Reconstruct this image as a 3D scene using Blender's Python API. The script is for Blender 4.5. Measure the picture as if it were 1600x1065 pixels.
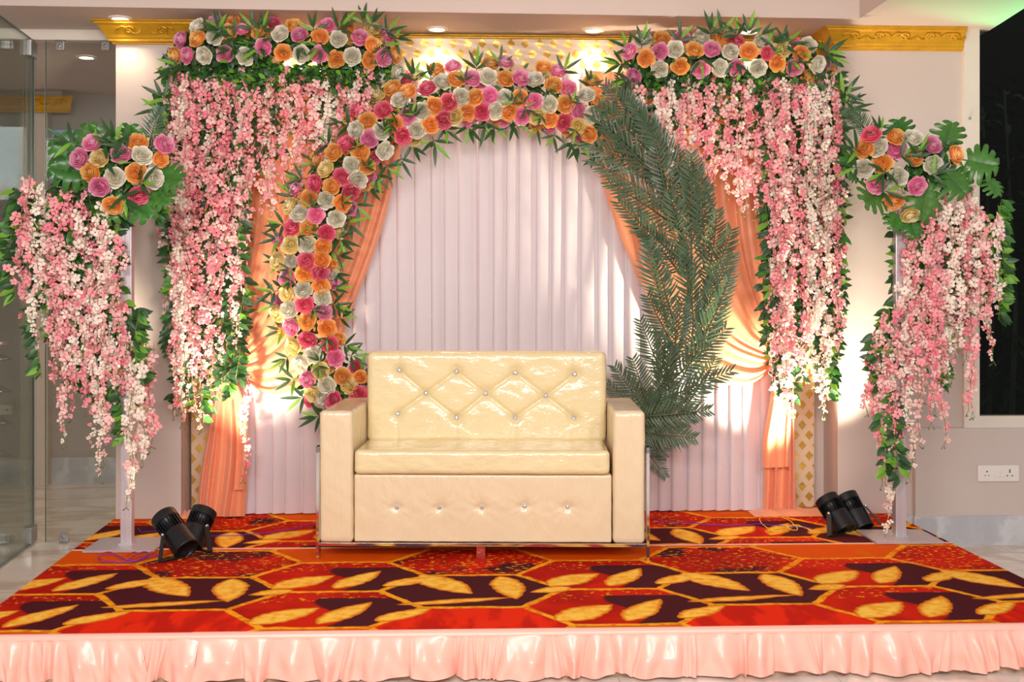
import bpy, math, random
import numpy as np
from mathutils import Vector, Matrix
from math import sin, cos, pi, radians as R

for o in list(bpy.data.objects):
    bpy.data.objects.remove(o)
SC = bpy.context.scene
COL = SC.collection
rnd = random.Random(7)

# ------------------------------------------------------------------ camera, world, lamps, exposure
F, CX, HY, CAMZ, YAW = 1800.0, 800.0, 460.0, 1.40, R(2.2)
STAGE = 0.17
CEIL = 2.89
cam_d = bpy.data.cameras.new('camera')
cam = bpy.data.objects.new('camera', cam_d)
COL.objects.link(cam)
cam.location = (0, 0, CAMZ)
cam.rotation_euler = (R(90), 0, -YAW)
cam_d.lens = 36 * F / 1600
cam_d.sensor_width = 36
cam_d.shift_y = -(532.5 - HY) / 1600
cam_d.clip_start = 0.05
SC.camera = cam

w = bpy.data.worlds.new('hall_light'); SC.world = w; w.use_nodes = True
w.node_tree.nodes['Background'].inputs[0].default_value = (1.0, 0.96, 0.95, 1)
w.node_tree.nodes['Background'].inputs[1].default_value = 0.42

SC.view_settings.view_transform = 'Standard'
SC.view_settings.look = 'None'
SC.view_settings.gamma = 1.0
SC.view_settings.use_curve_mapping = False
SC.view_settings.exposure = 0.0

def area(name, loc, target, size, energy, color, sy=None):
    d = bpy.data.lights.new(name, 'AREA'); d.energy = energy; d.color = color
    d.size = size
    if sy: d.shape = 'RECTANGLE'; d.size_y = sy
    o = bpy.data.objects.new(name, d); COL.objects.link(o); o.location = loc
    o.rotation_euler = (Vector(target) - Vector(loc)).to_track_quat('-Z', 'Y').to_euler()
    return o
def spot(name, loc, target, energy, color, angle, blend=0.6, size=0.03):
    d = bpy.data.lights.new(name, 'SPOT'); d.energy = energy; d.color = color
    d.spot_size = R(angle); d.spot_blend = blend; d.shadow_soft_size = size
    o = bpy.data.objects.new(name, d); COL.objects.link(o); o.location = loc
    o.rotation_euler = (Vector(target) - Vector(loc)).to_track_quat('-Z', 'Y').to_euler()
    return o
# soft fill areas added for the unseen hall lighting, behind and above the photographer
area('hall_fill', (-1.2, 0.4, 2.8), (-0.4, 6.0, 0.6), 1.6, 122, (1.0, 0.95, 0.91), 0.8)
area('hall_fill', (1.6, 0.4, 2.8), (0.6, 6.0, 0.6), 1.6, 76, (1.0, 0.95, 0.91), 0.8)
area('flash_bounce', (0.2, -0.6, 2.2), (0, 6.0, 0.6), 1.0, 70, (1.0, 0.96, 0.94))

# ------------------------------------------------------------------ projection helpers: pixel of the photograph -> point in the room
FW = Vector((sin(YAW), cos(YAW), 0)); RT = Vector((cos(YAW), -sin(YAW), 0)); UP = Vector((0, 0, 1))
CAM = Vector((0, 0, CAMZ))
def ray(px, py): return FW + RT * ((px - CX) / F) + UP * ((HY - py) / F)
def P(px, py, Y):
    r = ray(px, py); return CAM + r * (Y / r.y)
def Pz(px, py, z):
    r = ray(px, py); return CAM + r * ((z - CAMZ) / r.z)

# ------------------------------------------------------------------ materials
def srgb(r, g, b):
    f = lambda c: (c / 255 / 12.92) if c / 255 <= 0.04045 else ((c / 255 + 0.055) / 1.055) ** 2.4
    return (f(r), f(g), f(b), 1)
MATS = {}
def mat(name, col, rough=0.6, metal=0.0, noise=0.0, nscale=8.0, bump=0.0, bscale=40.0, coat=0.0, coat_rough=0.1,
        trans=0.0, sheen=0.0, emit=None, estr=0.0, spec=0.5, stretch=None, coatbump=0.0, objrand=0.0):
    if name in MATS: return MATS[name]
    m = bpy.data.materials.new(name); m.use_nodes = True; MATS[name] = m
    nt = m.node_tree; N = nt.nodes; L = nt.links
    b = N['Principled BSDF']
    b.inputs['Base Color'].default_value = col
    b.inputs['Roughness'].default_value = rough
    b.inputs['Metallic'].default_value = metal
    b.inputs['Coat Weight'].default_value = coat
    b.inputs['Coat Roughness'].default_value = coat_rough
    b.inputs['Sheen Weight'].default_value = sheen
    b.inputs['Specular IOR Level'].default_value = spec
    tc = N.new('ShaderNodeTexCoord'); mp = N.new('ShaderNodeMapping')
    L.new(tc.outputs['Object'], mp.inputs[0])
    if stretch: mp.inputs['Scale'].default_value = stretch
    colsock = None
    if noise > 0:
        n = N.new('ShaderNodeTexNoise'); n.inputs['Scale'].default_value = nscale; n.inputs['Detail'].default_value = 5
        L.new(mp.outputs[0], n.inputs[0])
        mr = N.new('ShaderNodeMapRange'); mr.inputs[1].default_value = .25; mr.inputs[2].default_value = .75
        mr.inputs[3].default_value = 1 - noise; mr.inputs[4].default_value = 1 + noise
        L.new(n.outputs[0], mr.inputs[0])
        mx = N.new('ShaderNodeVectorMath'); mx.operation = 'SCALE'; mx.inputs[0].default_value = col[:3]
        L.new(mr.outputs[0], mx.inputs['Scale']); colsock = mx.outputs[0]
    if objrand > 0:
        oi = N.new('ShaderNodeObjectInfo')
        hs = N.new('ShaderNodeHueSaturation')
        mr = N.new('ShaderNodeMapRange'); mr.inputs[3].default_value = 1 - objrand; mr.inputs[4].default_value = 1 + objrand * .6
        L.new(oi.outputs['Random'], mr.inputs[0]); L.new(mr.outputs[0], hs.inputs['Value'])
        mr2 = N.new('ShaderNodeMapRange'); mr2.inputs[3].default_value = .5 - objrand * .06; mr2.inputs[4].default_value = .5 + objrand * .06
        wn = N.new('ShaderNodeMath'); wn.operation = 'FRACT'; wm = N.new('ShaderNodeMath'); wm.operation = 'MULTIPLY'; wm.inputs[1].default_value = 37.7
        L.new(oi.outputs['Random'], wm.inputs[0]); L.new(wm.outputs[0], wn.inputs[0]); L.new(wn.outputs[0], mr2.inputs[0]); L.new(mr2.outputs[0], hs.inputs['Hue'])
        if colsock: L.new(colsock, hs.inputs['Color'])
        else: hs.inputs['Color'].default_value = col
        colsock = hs.outputs[0]
    if colsock: L.new(colsock, b.inputs['Base Color'])
    if bump > 0 or coatbump > 0:
        n2 = N.new('ShaderNodeTexNoise'); n2.inputs['Scale'].default_value = bscale; n2.inputs['Detail'].default_value = 4
        L.new(mp.outputs[0], n2.inputs[0])
        bm = N.new('ShaderNodeBump'); bm.inputs['Strength'].default_value = max(bump, coatbump); bm.inputs['Distance'].default_value = 0.01
        L.new(n2.outputs[0], bm.inputs['Height'])
        if bump > 0: L.new(bm.outputs[0], b.inputs['Normal'])
        if coatbump > 0: L.new(bm.outputs[0], b.inputs['Coat Normal'])
    if emit:
        b.inputs['Emission Color'].default_value = emit; b.inputs['Emission Strength'].default_value = estr
    if trans > 0:
        t = N.new('ShaderNodeBsdfTranslucent'); ms = N.new('ShaderNodeMixShader'); ms.inputs[0].default_value = trans
        if colsock: L.new(colsock, t.inputs[0])
        else: t.inputs[0].default_value = col
        out = N['Material Output']
        L.new(b.outputs[0], ms.inputs[1]); L.new(t.outputs[0], ms.inputs[2]); L.new(ms.outputs[0], out.inputs[0])
    return m

M_wall = mat('painted_wall', srgb(204, 188, 180), .55, noise=.03, nscale=2, bump=.03, bscale=60)
M_ceil = mat('ceiling_paint', srgb(204, 186, 176), .7, noise=.02, nscale=1.5)
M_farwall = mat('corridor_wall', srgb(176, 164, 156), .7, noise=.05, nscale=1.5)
M_farpillar = mat('corridor_pillar', srgb(205, 190, 175), .6, noise=.03)
M_gold = mat('gold_paint', srgb(205, 152, 28), .38, metal=.35, noise=.12, nscale=20, bump=.2, bscale=90)
M_post = mat('brushed_aluminium', srgb(205, 196, 200), .38, metal=.55, noise=.08, nscale=12, stretch=(4, 4, .3), bump=.1, bscale=30)
M_chrome = mat('chrome', srgb(225, 225, 228), .08, metal=1.0)
M_steel = mat('satin_steel', srgb(175, 172, 170), .3, metal=.9)
M_black = mat('black_metal', srgb(26, 26, 28), .42, metal=.2, bump=.05, bscale=200)
M_blackgloss = mat('black_fins', srgb(16, 16, 22), .22, metal=.3)
M_leather = mat('cream_leather_under_plastic', srgb(234, 214, 164), .42, noise=.03, nscale=4, bump=.10, bscale=11, coat=1.0, coat_rough=.1, coatbump=.85, stretch=(.9, 1.0, 1.5))
M_leather2 = mat('cream_leather_under_film', srgb(232, 208, 170), .45, noise=.03, nscale=4, bump=.12, bscale=14, coat=.8, coat_rough=.14, coatbump=.6, stretch=(1.6, 1.6, .7))
M_crystal = mat('crystal_stud', srgb(225, 228, 235), .05, metal=.6, coat=1)
M_peach = mat('peach_satin', srgb(255, 166, 122), .42, noise=.03, nscale=3, sheen=.3, trans=.15, bump=.06, bscale=120)
M_skirt = mat('skirt_satin', srgb(254, 190, 172), .26, noise=.03, nscale=4, sheen=.1, trans=.08)
M_white = mat('white_curtain', srgb(234, 222, 226), .62, noise=.02, nscale=3, sheen=.2, trans=.12, bump=.05, bscale=150)
M_blossom = [mat('blossom_pink', srgb(252, 166, 172), .6, trans=.10, noise=.15, nscale=18),
             mat('blossom_pale_pink', srgb(252, 204, 198), .6, trans=.10, noise=.12, nscale=18),
             mat('blossom_cream', srgb(252, 238, 222), .6, trans=.10, noise=.06, nscale=18),
             mat('blossom_rose', srgb(246, 138, 154), .6, trans=.10, noise=.15, nscale=18),
             mat('vine_stem', srgb(120, 130, 70), .6)]
M_leafd = mat('dark_leaf', srgb(46, 84, 42), .42, noise=.3, nscale=9, trans=.12)
M_leafm = mat('mid_leaf', srgb(64, 122, 44), .42, noise=.25, nscale=9, trans=.18)
M_leafl = mat('fresh_leaf', srgb(122, 178, 52), .45, noise=.2, nscale=9, trans=.25)
M_palm = mat('palm_leaf', srgb(80, 102, 76), .24, noise=.3, nscale=5, trans=.12, objrand=.25)
M_palmstem = mat('palm_stem', srgb(62, 80, 48), .4)
M_monst = mat('monstera_leaf', srgb(70, 124, 50), .33, noise=.25, nscale=6, trans=.12, objrand=.22)
ROSE = {'P': mat('rose_pink', srgb(255, 190, 216), .5, noise=.06, nscale=20, trans=.10, objrand=.14),
        'H': mat('rose_deep_pink', srgb(255, 146, 172), .5, noise=.06, nscale=20, trans=.10, objrand=.14),
        'O': mat('rose_orange', srgb(255, 212, 136), .5, noise=.06, nscale=20, trans=.10, objrand=.12),
        'W': mat('rose_white', srgb(254, 250, 238), .5, noise=.04, nscale=20, trans=.08, objrand=.08),
        'C': mat('rose_cream', srgb(250, 236, 184), .55, noise=.06, nscale=20, trans=.08, objrand=.08)}
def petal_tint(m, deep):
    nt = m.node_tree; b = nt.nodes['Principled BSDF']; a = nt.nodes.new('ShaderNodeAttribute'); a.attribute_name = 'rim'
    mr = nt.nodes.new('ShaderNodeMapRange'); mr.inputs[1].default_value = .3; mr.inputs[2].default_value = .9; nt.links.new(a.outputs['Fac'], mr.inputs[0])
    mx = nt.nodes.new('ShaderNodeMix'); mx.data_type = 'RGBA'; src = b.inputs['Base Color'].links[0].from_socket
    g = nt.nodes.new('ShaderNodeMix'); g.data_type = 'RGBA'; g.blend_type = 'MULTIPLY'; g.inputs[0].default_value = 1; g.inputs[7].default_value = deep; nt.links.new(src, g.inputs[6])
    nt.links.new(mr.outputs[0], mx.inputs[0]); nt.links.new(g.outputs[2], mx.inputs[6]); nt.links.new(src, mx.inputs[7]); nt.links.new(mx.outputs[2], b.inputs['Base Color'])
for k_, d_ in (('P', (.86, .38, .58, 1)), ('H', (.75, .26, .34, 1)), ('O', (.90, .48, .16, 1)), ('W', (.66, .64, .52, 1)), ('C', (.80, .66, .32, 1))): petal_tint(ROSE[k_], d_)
RLAB = {'P': 'pink rose', 'H': 'deep pink rose', 'O': 'orange rose', 'W': 'white rose', 'C': 'cream rose'}

class NB:                                                       # tiny expression builder for node maths
    def __init__(s, m):
        m.use_nodes = True; s.nt = m.node_tree; s.N = s.nt.nodes; s.L = s.nt.links; s.b = s.N['Principled BSDF']
    def m(s, op, *a, clamp=False):
        n = s.N.new('ShaderNodeMath'); n.operation = op; n.use_clamp = clamp
        for i, v in enumerate(a):
            if isinstance(v, (int, float)): n.inputs[i].default_value = v
            else: s.L.new(v, n.inputs[i])
        return n.outputs[0]
    def mix(s, f, a, b):
        n = s.N.new('ShaderNodeMix'); n.data_type = 'RGBA'
        for i, v in ((0, f), (6, a), (7, b)):
            if isinstance(v, (int, float)): n.inputs[i].default_value = v
            elif isinstance(v, tuple): n.inputs[i].default_value = v
            else: s.L.new(v, n.inputs[i])
        return n.outputs[2]
    def coords(s):
        tc = s.N.new('ShaderNodeTexCoord'); sp = s.N.new('ShaderNodeSeparateXYZ'); s.L.new(tc.outputs['Object'], sp.inputs[0])
        s.tc = tc.outputs['Object']; return sp.outputs
    def noise(s, scale, detail=4, stretch=None, w=None):
        n = s.N.new('ShaderNodeTexNoise'); n.inputs['Scale'].default_value = scale; n.inputs['Detail'].default_value = detail
        src = s.tc
        if stretch:
            mp = s.N.new('ShaderNodeMapping'); mp.inputs['Scale'].default_value = stretch
            if w: mp.inputs['Location'].default_value = w
            s.L.new(src, mp.inputs[0]); src = mp.outputs[0]
        s.L.new(src, n.inputs[0]); return n.outputs[0], n.outputs[1]
    def smooth(s, v, a, b):
        n = s.N.new('ShaderNodeMapRange'); n.interpolation_type = 'SMOOTHSTEP'
        s.L.new(v, n.inputs[0]); n.inputs[1].default_value = a; n.inputs[2].default_value = b; return n.outputs[0]

def marble(name, base, vein, scale, rough, tile=0.0):
    m = bpy.data.materials.new(name); nb = NB(m); x, y, z = nb.coords()
    n1, _ = nb.noise(scale, 8, (1, 1.7, 1)); n2, _ = nb.noise(scale * 2.3, 6, (1.6, 1, 1), (3, 2, 1))
    v = nb.m('ABSOLUTE', nb.m('SUBTRACT', n1, .5)); ve = nb.smooth(v, .0, .09)
    c = nb.mix(ve, vein, base)
    c = nb.mix(nb.m('MULTIPLY', nb.smooth(n2, .35, .75), .35), c, vein)
    if tile:
        def ln(v, o):
            return nb.m('LESS_THAN', nb.m('ABSOLUTE', nb.m('WRAP', nb.m('ADD', v, o), tile / 2, -tile / 2)), .002)
        g = nb.m('MAXIMUM', ln(x, .25), ln(y, .1)); c = nb.mix(nb.m('MULTIPLY', g, .5), c, (.25, .22, .2, 1))
    nb.L.new(c, nb.b.inputs['Base Color']); nb.b.inputs['Roughness'].default_value = rough
    return m
M_floor = marble('marble_floor', srgb(232, 220, 210), srgb(205, 186, 170), 1.6, .12, tile=.8)
M_base = marble('grey_marble_skirting', srgb(180, 180, 184), srgb(205, 204, 206), 3.5, .2)
M_farfloor = M_floor

def brocade():
    m = bpy.data.materials.new('gold_brocade'); nb = NB(m); x, y, z = nb.coords()
    px, pz = .082, .118
    def diamond(ox, oz):
        a = nb.m('ABSOLUTE', nb.m('WRAP', nb.m('ADD', x, ox), px / 2, -px / 2))
        b = nb.m('ABSOLUTE', nb.m('WRAP', nb.m('ADD', z, oz), pz / 2, -pz / 2))
        s = nb.m('ADD', nb.m('MULTIPLY', a, 1.15), b)
        return nb.m('MULTIPLY', s, 1.0)
    d = nb.m('MINIMUM', diamond(0, 0), diamond(px / 2, pz / 2))
    nz, _ = nb.noise(160, 3)
    d2 = nb.m('ADD', d, nb.m('MULTIPLY', nb.m('SUBTRACT', nz, .5), .012))
    mask = nb.m('SUBTRACT', 1.0, nb.smooth(d2, .027, .031))
    lace = nb.smooth(nz, .38, .5)
    inner = nb.m('MULTIPLY', mask, nb.m('ADD', .55, nb.m('MULTIPLY', lace, .45)))
    c = nb.mix(inner, srgb(222, 194, 160), srgb(208, 162, 62))
    nb.L.new(c, nb.b.inputs['Base Color']); nb.L.new(nb.m('MULTIPLY', mask, .6), nb.b.inputs['Metallic'])
    nb.b.inputs['Roughness'].default_value = .36
    nb.b.inputs['Sheen Weight'].default_value = .2
    bp = nb.N.new('ShaderNodeBump'); bp.inputs['Strength'].default_value = .35; bp.inputs['Distance'].default_value = .01
    nf, _ = nb.noise(7, 3, (.6, 1, 3)); nb.L.new(nf, bp.inputs['Height']); nb.L.new(bp.outputs[0], nb.b.inputs['Normal'])
    return m
M_brocade = brocade()

def carpet_mat(name, ox, oy):
    """hexagon lattice 1.16 x 0.53 m, gold outlines, cells of maroon / red / speckled / orange, gold leaves; plan coordinates in metres"""
    m = bpy.data.materials.new(name); nb = NB(m); x0, y0, z0 = nb.coords()
    _, nc = nb.noise(9, 3)
    sp = nb.N.new('ShaderNodeSeparateXYZ'); nb.L.new(nc, sp.inputs[0])
    jit = lambda v, k: nb.m('MULTIPLY', nb.m('SUBTRACT', v, .5), k)
    x = nb.m('ADD', nb.m('SUBTRACT', x0, ox), jit(sp.outputs[0], .03))
    y = nb.m('ADD', nb.m('SUBTRACT', y0, oy), jit(sp.outputs[1], .03))
    PX, PY = 1.16, .52; H = PY / 2; TX, LX = .202, .378
    qx = nb.m('ABSOLUTE', nb.m('WRAP', x, PX / 2, -PX / 2)); qy = nb.m('ABSOLUTE', nb.m('WRAP', y, H, -H))
    dx, dy = LX - TX, H; ln = math.hypot(dx, dy)                 # slanted edge (TX,H)-(LX,0)
    s = nb.m('DIVIDE', nb.m('SUBTRACT', nb.m('ADD', nb.m('MULTIPLY', nb.m('SUBTRACT', qx, TX), dy), nb.m('MULTIPLY', nb.m('SUBTRACT', qy, H), dx)), 0.0), ln)
    isB = nb.m('GREATER_THAN', s, 0.0)
    e1 = nb.m('ADD', nb.m('SUBTRACT', H, qy), nb.m('MULTIPLY', nb.m('GREATER_THAN', qx, TX + .02), 9.0))
    e3 = nb.m('ADD', qy, nb.m('MULTIPLY', nb.m('LESS_THAN', qx, LX - .02), 9.0))
    e = nb.m('MINIMUM', nb.m('MINIMUM', e1, e3), nb.m('ABSOLUTE', s))
    line = nb.m('SUBTRACT', 1.0, nb.smooth(e, .011, .018))
    P3 = PY * 3
    iA = nb.m('FLOOR', nb.m('DIVIDE', nb.m('WRAP', nb.m('ADD', y, H + PY), P3, 0.0), PY))     # 0: below, 1: D row, 2: above
    iB = nb.m('FLOOR', nb.m('DIVIDE', nb.m('WRAP', nb.m('ADD', y, PY), P3, 0.0), PY))         # 0: R2, 1: R, 2: T
    maroon, red, dred = srgb(76, 24, 32), srgb(206, 34, 12), srgb(172, 22, 12)
    orange, gold, goldd = srgb(218, 84, 4), srgb(246, 168, 30), srgb(214, 112, 8)
    nS, _ = nb.noise(3, 3); red_v = nb.mix(nb.smooth(nS, .4, .65), dred, red)
    nF, _ = nb.noise(34, 2, (1, 1.6, 1)); fl = nb.smooth(nF, .60, .66)
    nD, _ = nb.noise(4, 2, None)
    speck = nb.mix(fl, nb.mix(nb.smooth(nD, .5, .62), red_v, maroon), gold)
    nQ, _ = nb.noise(5, 3, (2, .6, 1)); bright = nb.mix(nb.smooth(nQ, .45, .6), srgb(232, 44, 14), srgb(196, 28, 12))
    eq = lambda v, k: nb.m('COMPARE', v, float(k), .4)
    cA = nb.mix(eq(iA, 1), nb.mix(eq(iA, 2), bright, speck), maroon)
    # B cells: red with a dark right-hand lobe
    wx = nb.m('WRAP', x, PX, 0.0); lyB = nb.m('WRAP', y, PY, 0.0)
    lobe = nb.smooth(nb.m('SUBTRACT', nb.m('SUBTRACT', wx, .60), nb.m('MULTIPLY', nb.m('SINE', nb.m('MULTIPLY', lyB, 13.0)), .07)), -.012, .012)
    top = nb.m('GREATER_THAN', lyB, PY * .80)
    fl2 = nb.m('MULTIPLY', nb.smooth(nF, .61, .67), nb.m('GREATER_THAN', lyB, PY * .66))
    rB = nb.mix(nb.m('MULTIPLY', lobe, nb.m('SUBTRACT', 1.0, top)), nb.mix(fl2, red_v, gold), maroon)
    nO, _ = nb.noise(6, 2)
    cB = nb.mix(eq(iB, 2), rB, nb.mix(nb.m('MULTIPLY', nb.smooth(nO, .55, .7), .5), orange, goldd))
    c = nb.mix(isB, cA, cB)
    # leaves: base, tip, half width (cell-D centred coordinates)
    DL = [((-.23, .27), (.0, -.06), .092), ((.13, .235), (.18, -.15), .080), ((-.30, -.21), (.18, -.12), .040), ((.42, .03), (.24, -.04), .055)]
    BL = [((.32, .06), (.56, .28), .088), ((.58, .05), (.76, .36), .070), ((.79, .08), (1.01, .26), .062)]
    nV, _ = nb.noise(26, 3, (1, 1, 1)); leafm = 0.0; first = True
    def leaf(xx, yy, b, t, wd):
        ux, uy = t[0] - b[0], t[1] - b[1]; Ln = math.hypot(ux, uy); ux /= Ln; uy /= Ln
        ax = nb.m('SUBTRACT', xx, b[0]); ay = nb.m('SUBTRACT', yy, b[1])
        a = nb.m('DIVIDE', nb.m('ADD', nb.m('MULTIPLY', ax, ux), nb.m('MULTIPLY', ay, uy)), Ln, clamp=True)
        cc = nb.m('ABSOLUTE', nb.m('SUBTRACT', nb.m('MULTIPLY', ax, uy), nb.m('MULTIPLY', ay, ux)))
        prof = nb.m('MULTIPLY', nb.m('MULTIPLY', nb.m('POWER', nb.m('SINE', nb.m('MULTIPLY', nb.m('POWER', a, .8), pi)), .75), wd), nb.m('ADD', .94, nb.m('MULTIPLY', nb.m('SINE', nb.m('MULTIPLY', a, 40.0)), .03)))
        return nb.m('SUBTRACT', prof, cc)
    xD = nb.m('WRAP', x, PX / 2, -PX / 2); yD = nb.m('WRAP', y, P3 / 2, -P3 / 2)
    f = None
    for b, t, wd in DL:
        v = leaf(xD, yD, b, t, wd); f = v if f is None else nb.m('MAXIMUM', f, v)
    # B leaves in rows iB 0 and 1 only
    g = None
    for b, t, wd in BL:
        v = leaf(wx, lyB, b, t, wd); g = v if g is None else nb.m('MAXIMUM', g, v)
    g = nb.m('SUBTRACT', g, nb.m('MULTIPLY', nb.m('GREATER_THAN', iB, 1.5), 9.0))
    f = nb.m('MAXIMUM', f, g)
    lf = nb.smooth(f, 0.0, .006); core = nb.smooth(f, .004, .03)
    lc = nb.mix(core, goldd, nb.mix(nb.smooth(nV, .25, .65), srgb(242, 158, 34), srgb(255, 204, 84)))
    c = nb.mix(line, c, nb.mix(nb.smooth(nV, .3, .6), goldd, gold))
    c = nb.mix(lf, c, lc)
    nb.L.new(c, nb.b.inputs['Base Color']); nb.b.inputs['Roughness'].default_value = .85; nb.b.inputs['Specular IOR Level'].default_value = .06
    bp = nb.N.new('ShaderNodeBump'); bp.inputs['Strength'].default_value = .3; bp.inputs['Distance'].default_value = .003
    nf, _ = nb.noise(300, 2); nb.L.new(nf, bp.inputs['Height']); nb.L.new(bp.outputs[0], nb.b.inputs['Normal'])
    return m

def glass_mat(name, tint, refl):
    m = bpy.data.materials.new(name); nb = NB(m); nt = m.node_tree
    tr = nb.N.new('ShaderNodeBsdfTransparent'); tr.inputs[0].default_value = (tint * .99, tint * 1.005, tint * .99, 1)
    gl = nb.N.new('ShaderNodeBsdfGlossy'); gl.inputs['Roughness'].default_value = .0; gl.inputs[0].default_value = (.9, .95, .92, 1)
    fr = nb.N.new('ShaderNodeFresnel'); fr.inputs[0].default_value = 1.5
    mx = nb.N.new('ShaderNodeMixShader'); k = nb.m('ADD', nb.m('MULTIPLY', fr.outputs[0], refl), .0)
    nb.L.new(k, mx.inputs[0]); nb.L.new(tr.outputs[0], mx.inputs[1]); nb.L.new(gl.outputs[0], mx.inputs[2])
    nb.L.new(mx.outputs[0], nb.N['Material Output'].inputs[0]); return m
M_glass = glass_mat('clear_glass', .95, .7)
M_winglass = glass_mat('dark_window_glass', .62, .22)
M_glassedge = mat('glass_edge', srgb(120, 140, 128), .2)
M_lamp = mat('lit_lamp', (1, 1, 1, 1), .5, emit=(1, .93, .82, 1), estr=14)
M_lens = mat('lit_lens', (1, 1, 1, 1), .5, emit=(1, .9, .75, 1), estr=10)
M_lamprim = mat('lamp_rim', srgb(235, 225, 210), .4)
M_plastic = mat('white_plastic', srgb(232, 222, 216), .35)
M_hole = mat('socket_hole', srgb(12, 10, 10), .7)
M_frame = mat('window_frame_paint', srgb(225, 214, 200), .45, noise=.03)
M_night = mat('night_garden_wall', srgb(10, 14, 9), .9, noise=.4, nscale=3)
M_red = mat('red_wire', srgb(214, 40, 60), .4); M_blue = mat('violet_wire', srgb(80, 50, 190), .4); M_yel = mat('yellow_wire', srgb(245, 200, 40), .4)
M_bluewin = mat('bluish_far_glass', srgb(150, 165, 195), .3, emit=(.45, .55, .8, 1), estr=.15)

# ------------------------------------------------------------------ mesh helpers
class MB:
    def __init__(s): s.v = []; s.f = []; s.mi = []
    def add(s, vs, fs, mi=0):
        o = len(s.v); s.v.extend([tuple(v) for v in vs]); s.f.extend([tuple(i + o for i in f) for f in fs]); s.mi.extend([mi] * len(fs))
    def box(s, a, b, mi=0, M=None):
        x0, y0, z0 = a; x1, y1, z1 = b
        vs = [Vector(p) for p in ((x0, y0, z0), (x1, y0, z0), (x1, y1, z0), (x0, y1, z0), (x0, y0, z1), (x1, y0, z1), (x1, y1, z1), (x0, y1, z1))]
        if M: vs = [M @ v for v in vs]
        s.add(vs, [(0, 3, 2, 1), (4, 5, 6, 7), (0, 1, 5, 4), (1, 2, 6, 5), (2, 3, 7, 6), (3, 0, 4, 7)], mi)
    def tube(s, pts, r, n=8, mi=0, cap=True):
        pts = [Vector(p) for p in pts]; rs = r if isinstance(r, (list, tuple)) else [r] * len(pts); vs = []
        for i, p in enumerate(pts):
            t = (pts[min(i + 1, len(pts) - 1)] - pts[max(i - 1, 0)]).normalized()
            a = t.cross(Vector((0, 0, 1)) if abs(t.z) < .9 else Vector((1, 0, 0))).normalized(); b = t.cross(a)
            for k in range(n):
                q = 2 * pi * k / n; vs.append(p + (a * cos(q) + b * sin(q)) * rs[i])
        fs = [(i * n + k, i * n + (k + 1) % n, (i + 1) * n + (k + 1) % n, (i + 1) * n + k) for i in range(len(pts) - 1) for k in range(n)]
        if cap: fs += [tuple(range(n - 1, -1, -1)), tuple((len(pts) - 1) * n + k for k in range(n))]
        s.add(vs, fs, mi)
    def lathe(s, prof, n=24, mi=0, M=None, close=True):
        vs = []
        for r, z in prof:
            for k in range(n):
                q = 2 * pi * k / n; v = Vector((r * cos(q), r * sin(q), z)); vs.append(M @ v if M else v)
        fs = [(i * n + k, i * n + (k + 1) % n, (i + 1) * n + (k + 1) % n, (i + 1) * n + k) for i in range(len(prof) - 1) for k in range(n)]
        if close: fs += [tuple(range(n - 1, -1, -1)), tuple((len(prof) - 1) * n + k for k in range(n))]
        s.add(vs, fs, mi)
    def grid(s, A, mi=0):
        h, w_ = len(A), len(A[0]); s.add([p for row in A for p in row], [(i * w_ + j, i * w_ + j + 1, (i + 1) * w_ + j + 1, (i + 1) * w_ + j) for i in range(h - 1) for j in range(w_ - 1)], mi)
    def mesh(s, name, mats, smooth=True):
        me = bpy.data.meshes.new(name); me.from_pydata(s.v, [], s.f)
        mats = mats if isinstance(mats, (list, tuple)) else [mats]
        for m in mats: me.materials.append(m)
        if len(mats) > 1: me.polygons.foreach_set('material_index', s.mi)
        if smooth: me.polygons.foreach_set('use_smooth', [True] * len(s.f))
        me.update(); return me
    def build(s, name, mats, parent=None, smooth=True, **kw):
        return obj(name, s.mesh(name, mats, smooth), parent, **kw)
def obj(name, me, parent=None, loc=None, rot=None, label=None, cat=None, group=None, kind=None, M=None):
    o = bpy.data.objects.new(name, me); COL.objects.link(o)
    if parent is not None: o.parent = parent
    if M is not None: o.matrix_basis = M
    if loc is not None: o.location = loc
    if rot is not None: o.rotation_euler = rot
    tag(o, label, cat, group, kind); return o
def tag(o, label=None, cat=None, group=None, kind=None):
    if label: o['label'] = label
    if cat: o['category'] = cat
    if group: o['group'] = group
    if kind: o['kind'] = kind
def thing(name, label, cat, loc=(0, 0, 0), rotz=0, group=None):
    o = obj(name, None, None, loc, (0, 0, rotz)); tag(o, label, cat, group); return o
def bevel(o, wd, seg=3, angle=40):
    b = o.modifiers.new('bevel', 'BEVEL'); b.width = wd; b.segments = seg; b.limit_method = 'ANGLE'; b.angle_limit = R(angle)
    return o
def struct(name, mb, m, smooth=False, parent=None):
    return mb.build(name, m, parent, smooth, kind='structure' if parent is None else None)
def boxes(name, m, *bs, parent=None):
    mb = MB()
    for a, b in bs: mb.box(a, b)
    return struct(name, mb, m, parent=parent)
def catmull(pts, n):
    pts = [np.array(p, float) for p in pts]; q = [2 * pts[0] - pts[1]] + pts + [2 * pts[-1] - pts[-2]]; out = []
    m = len(pts) - 1
    for i in range(n):
        t = i / (n - 1) * m; k = min(int(t), m - 1); u = t - k
        a, b, c, d = q[k], q[k + 1], q[k + 2], q[k + 3]
        out.append(.5 * (2 * b + (c - a) * u + (2 * a - 5 * b + 4 * c - d) * u * u + (3 * b - a - 3 * c + d) * u ** 3))
    return out

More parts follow.
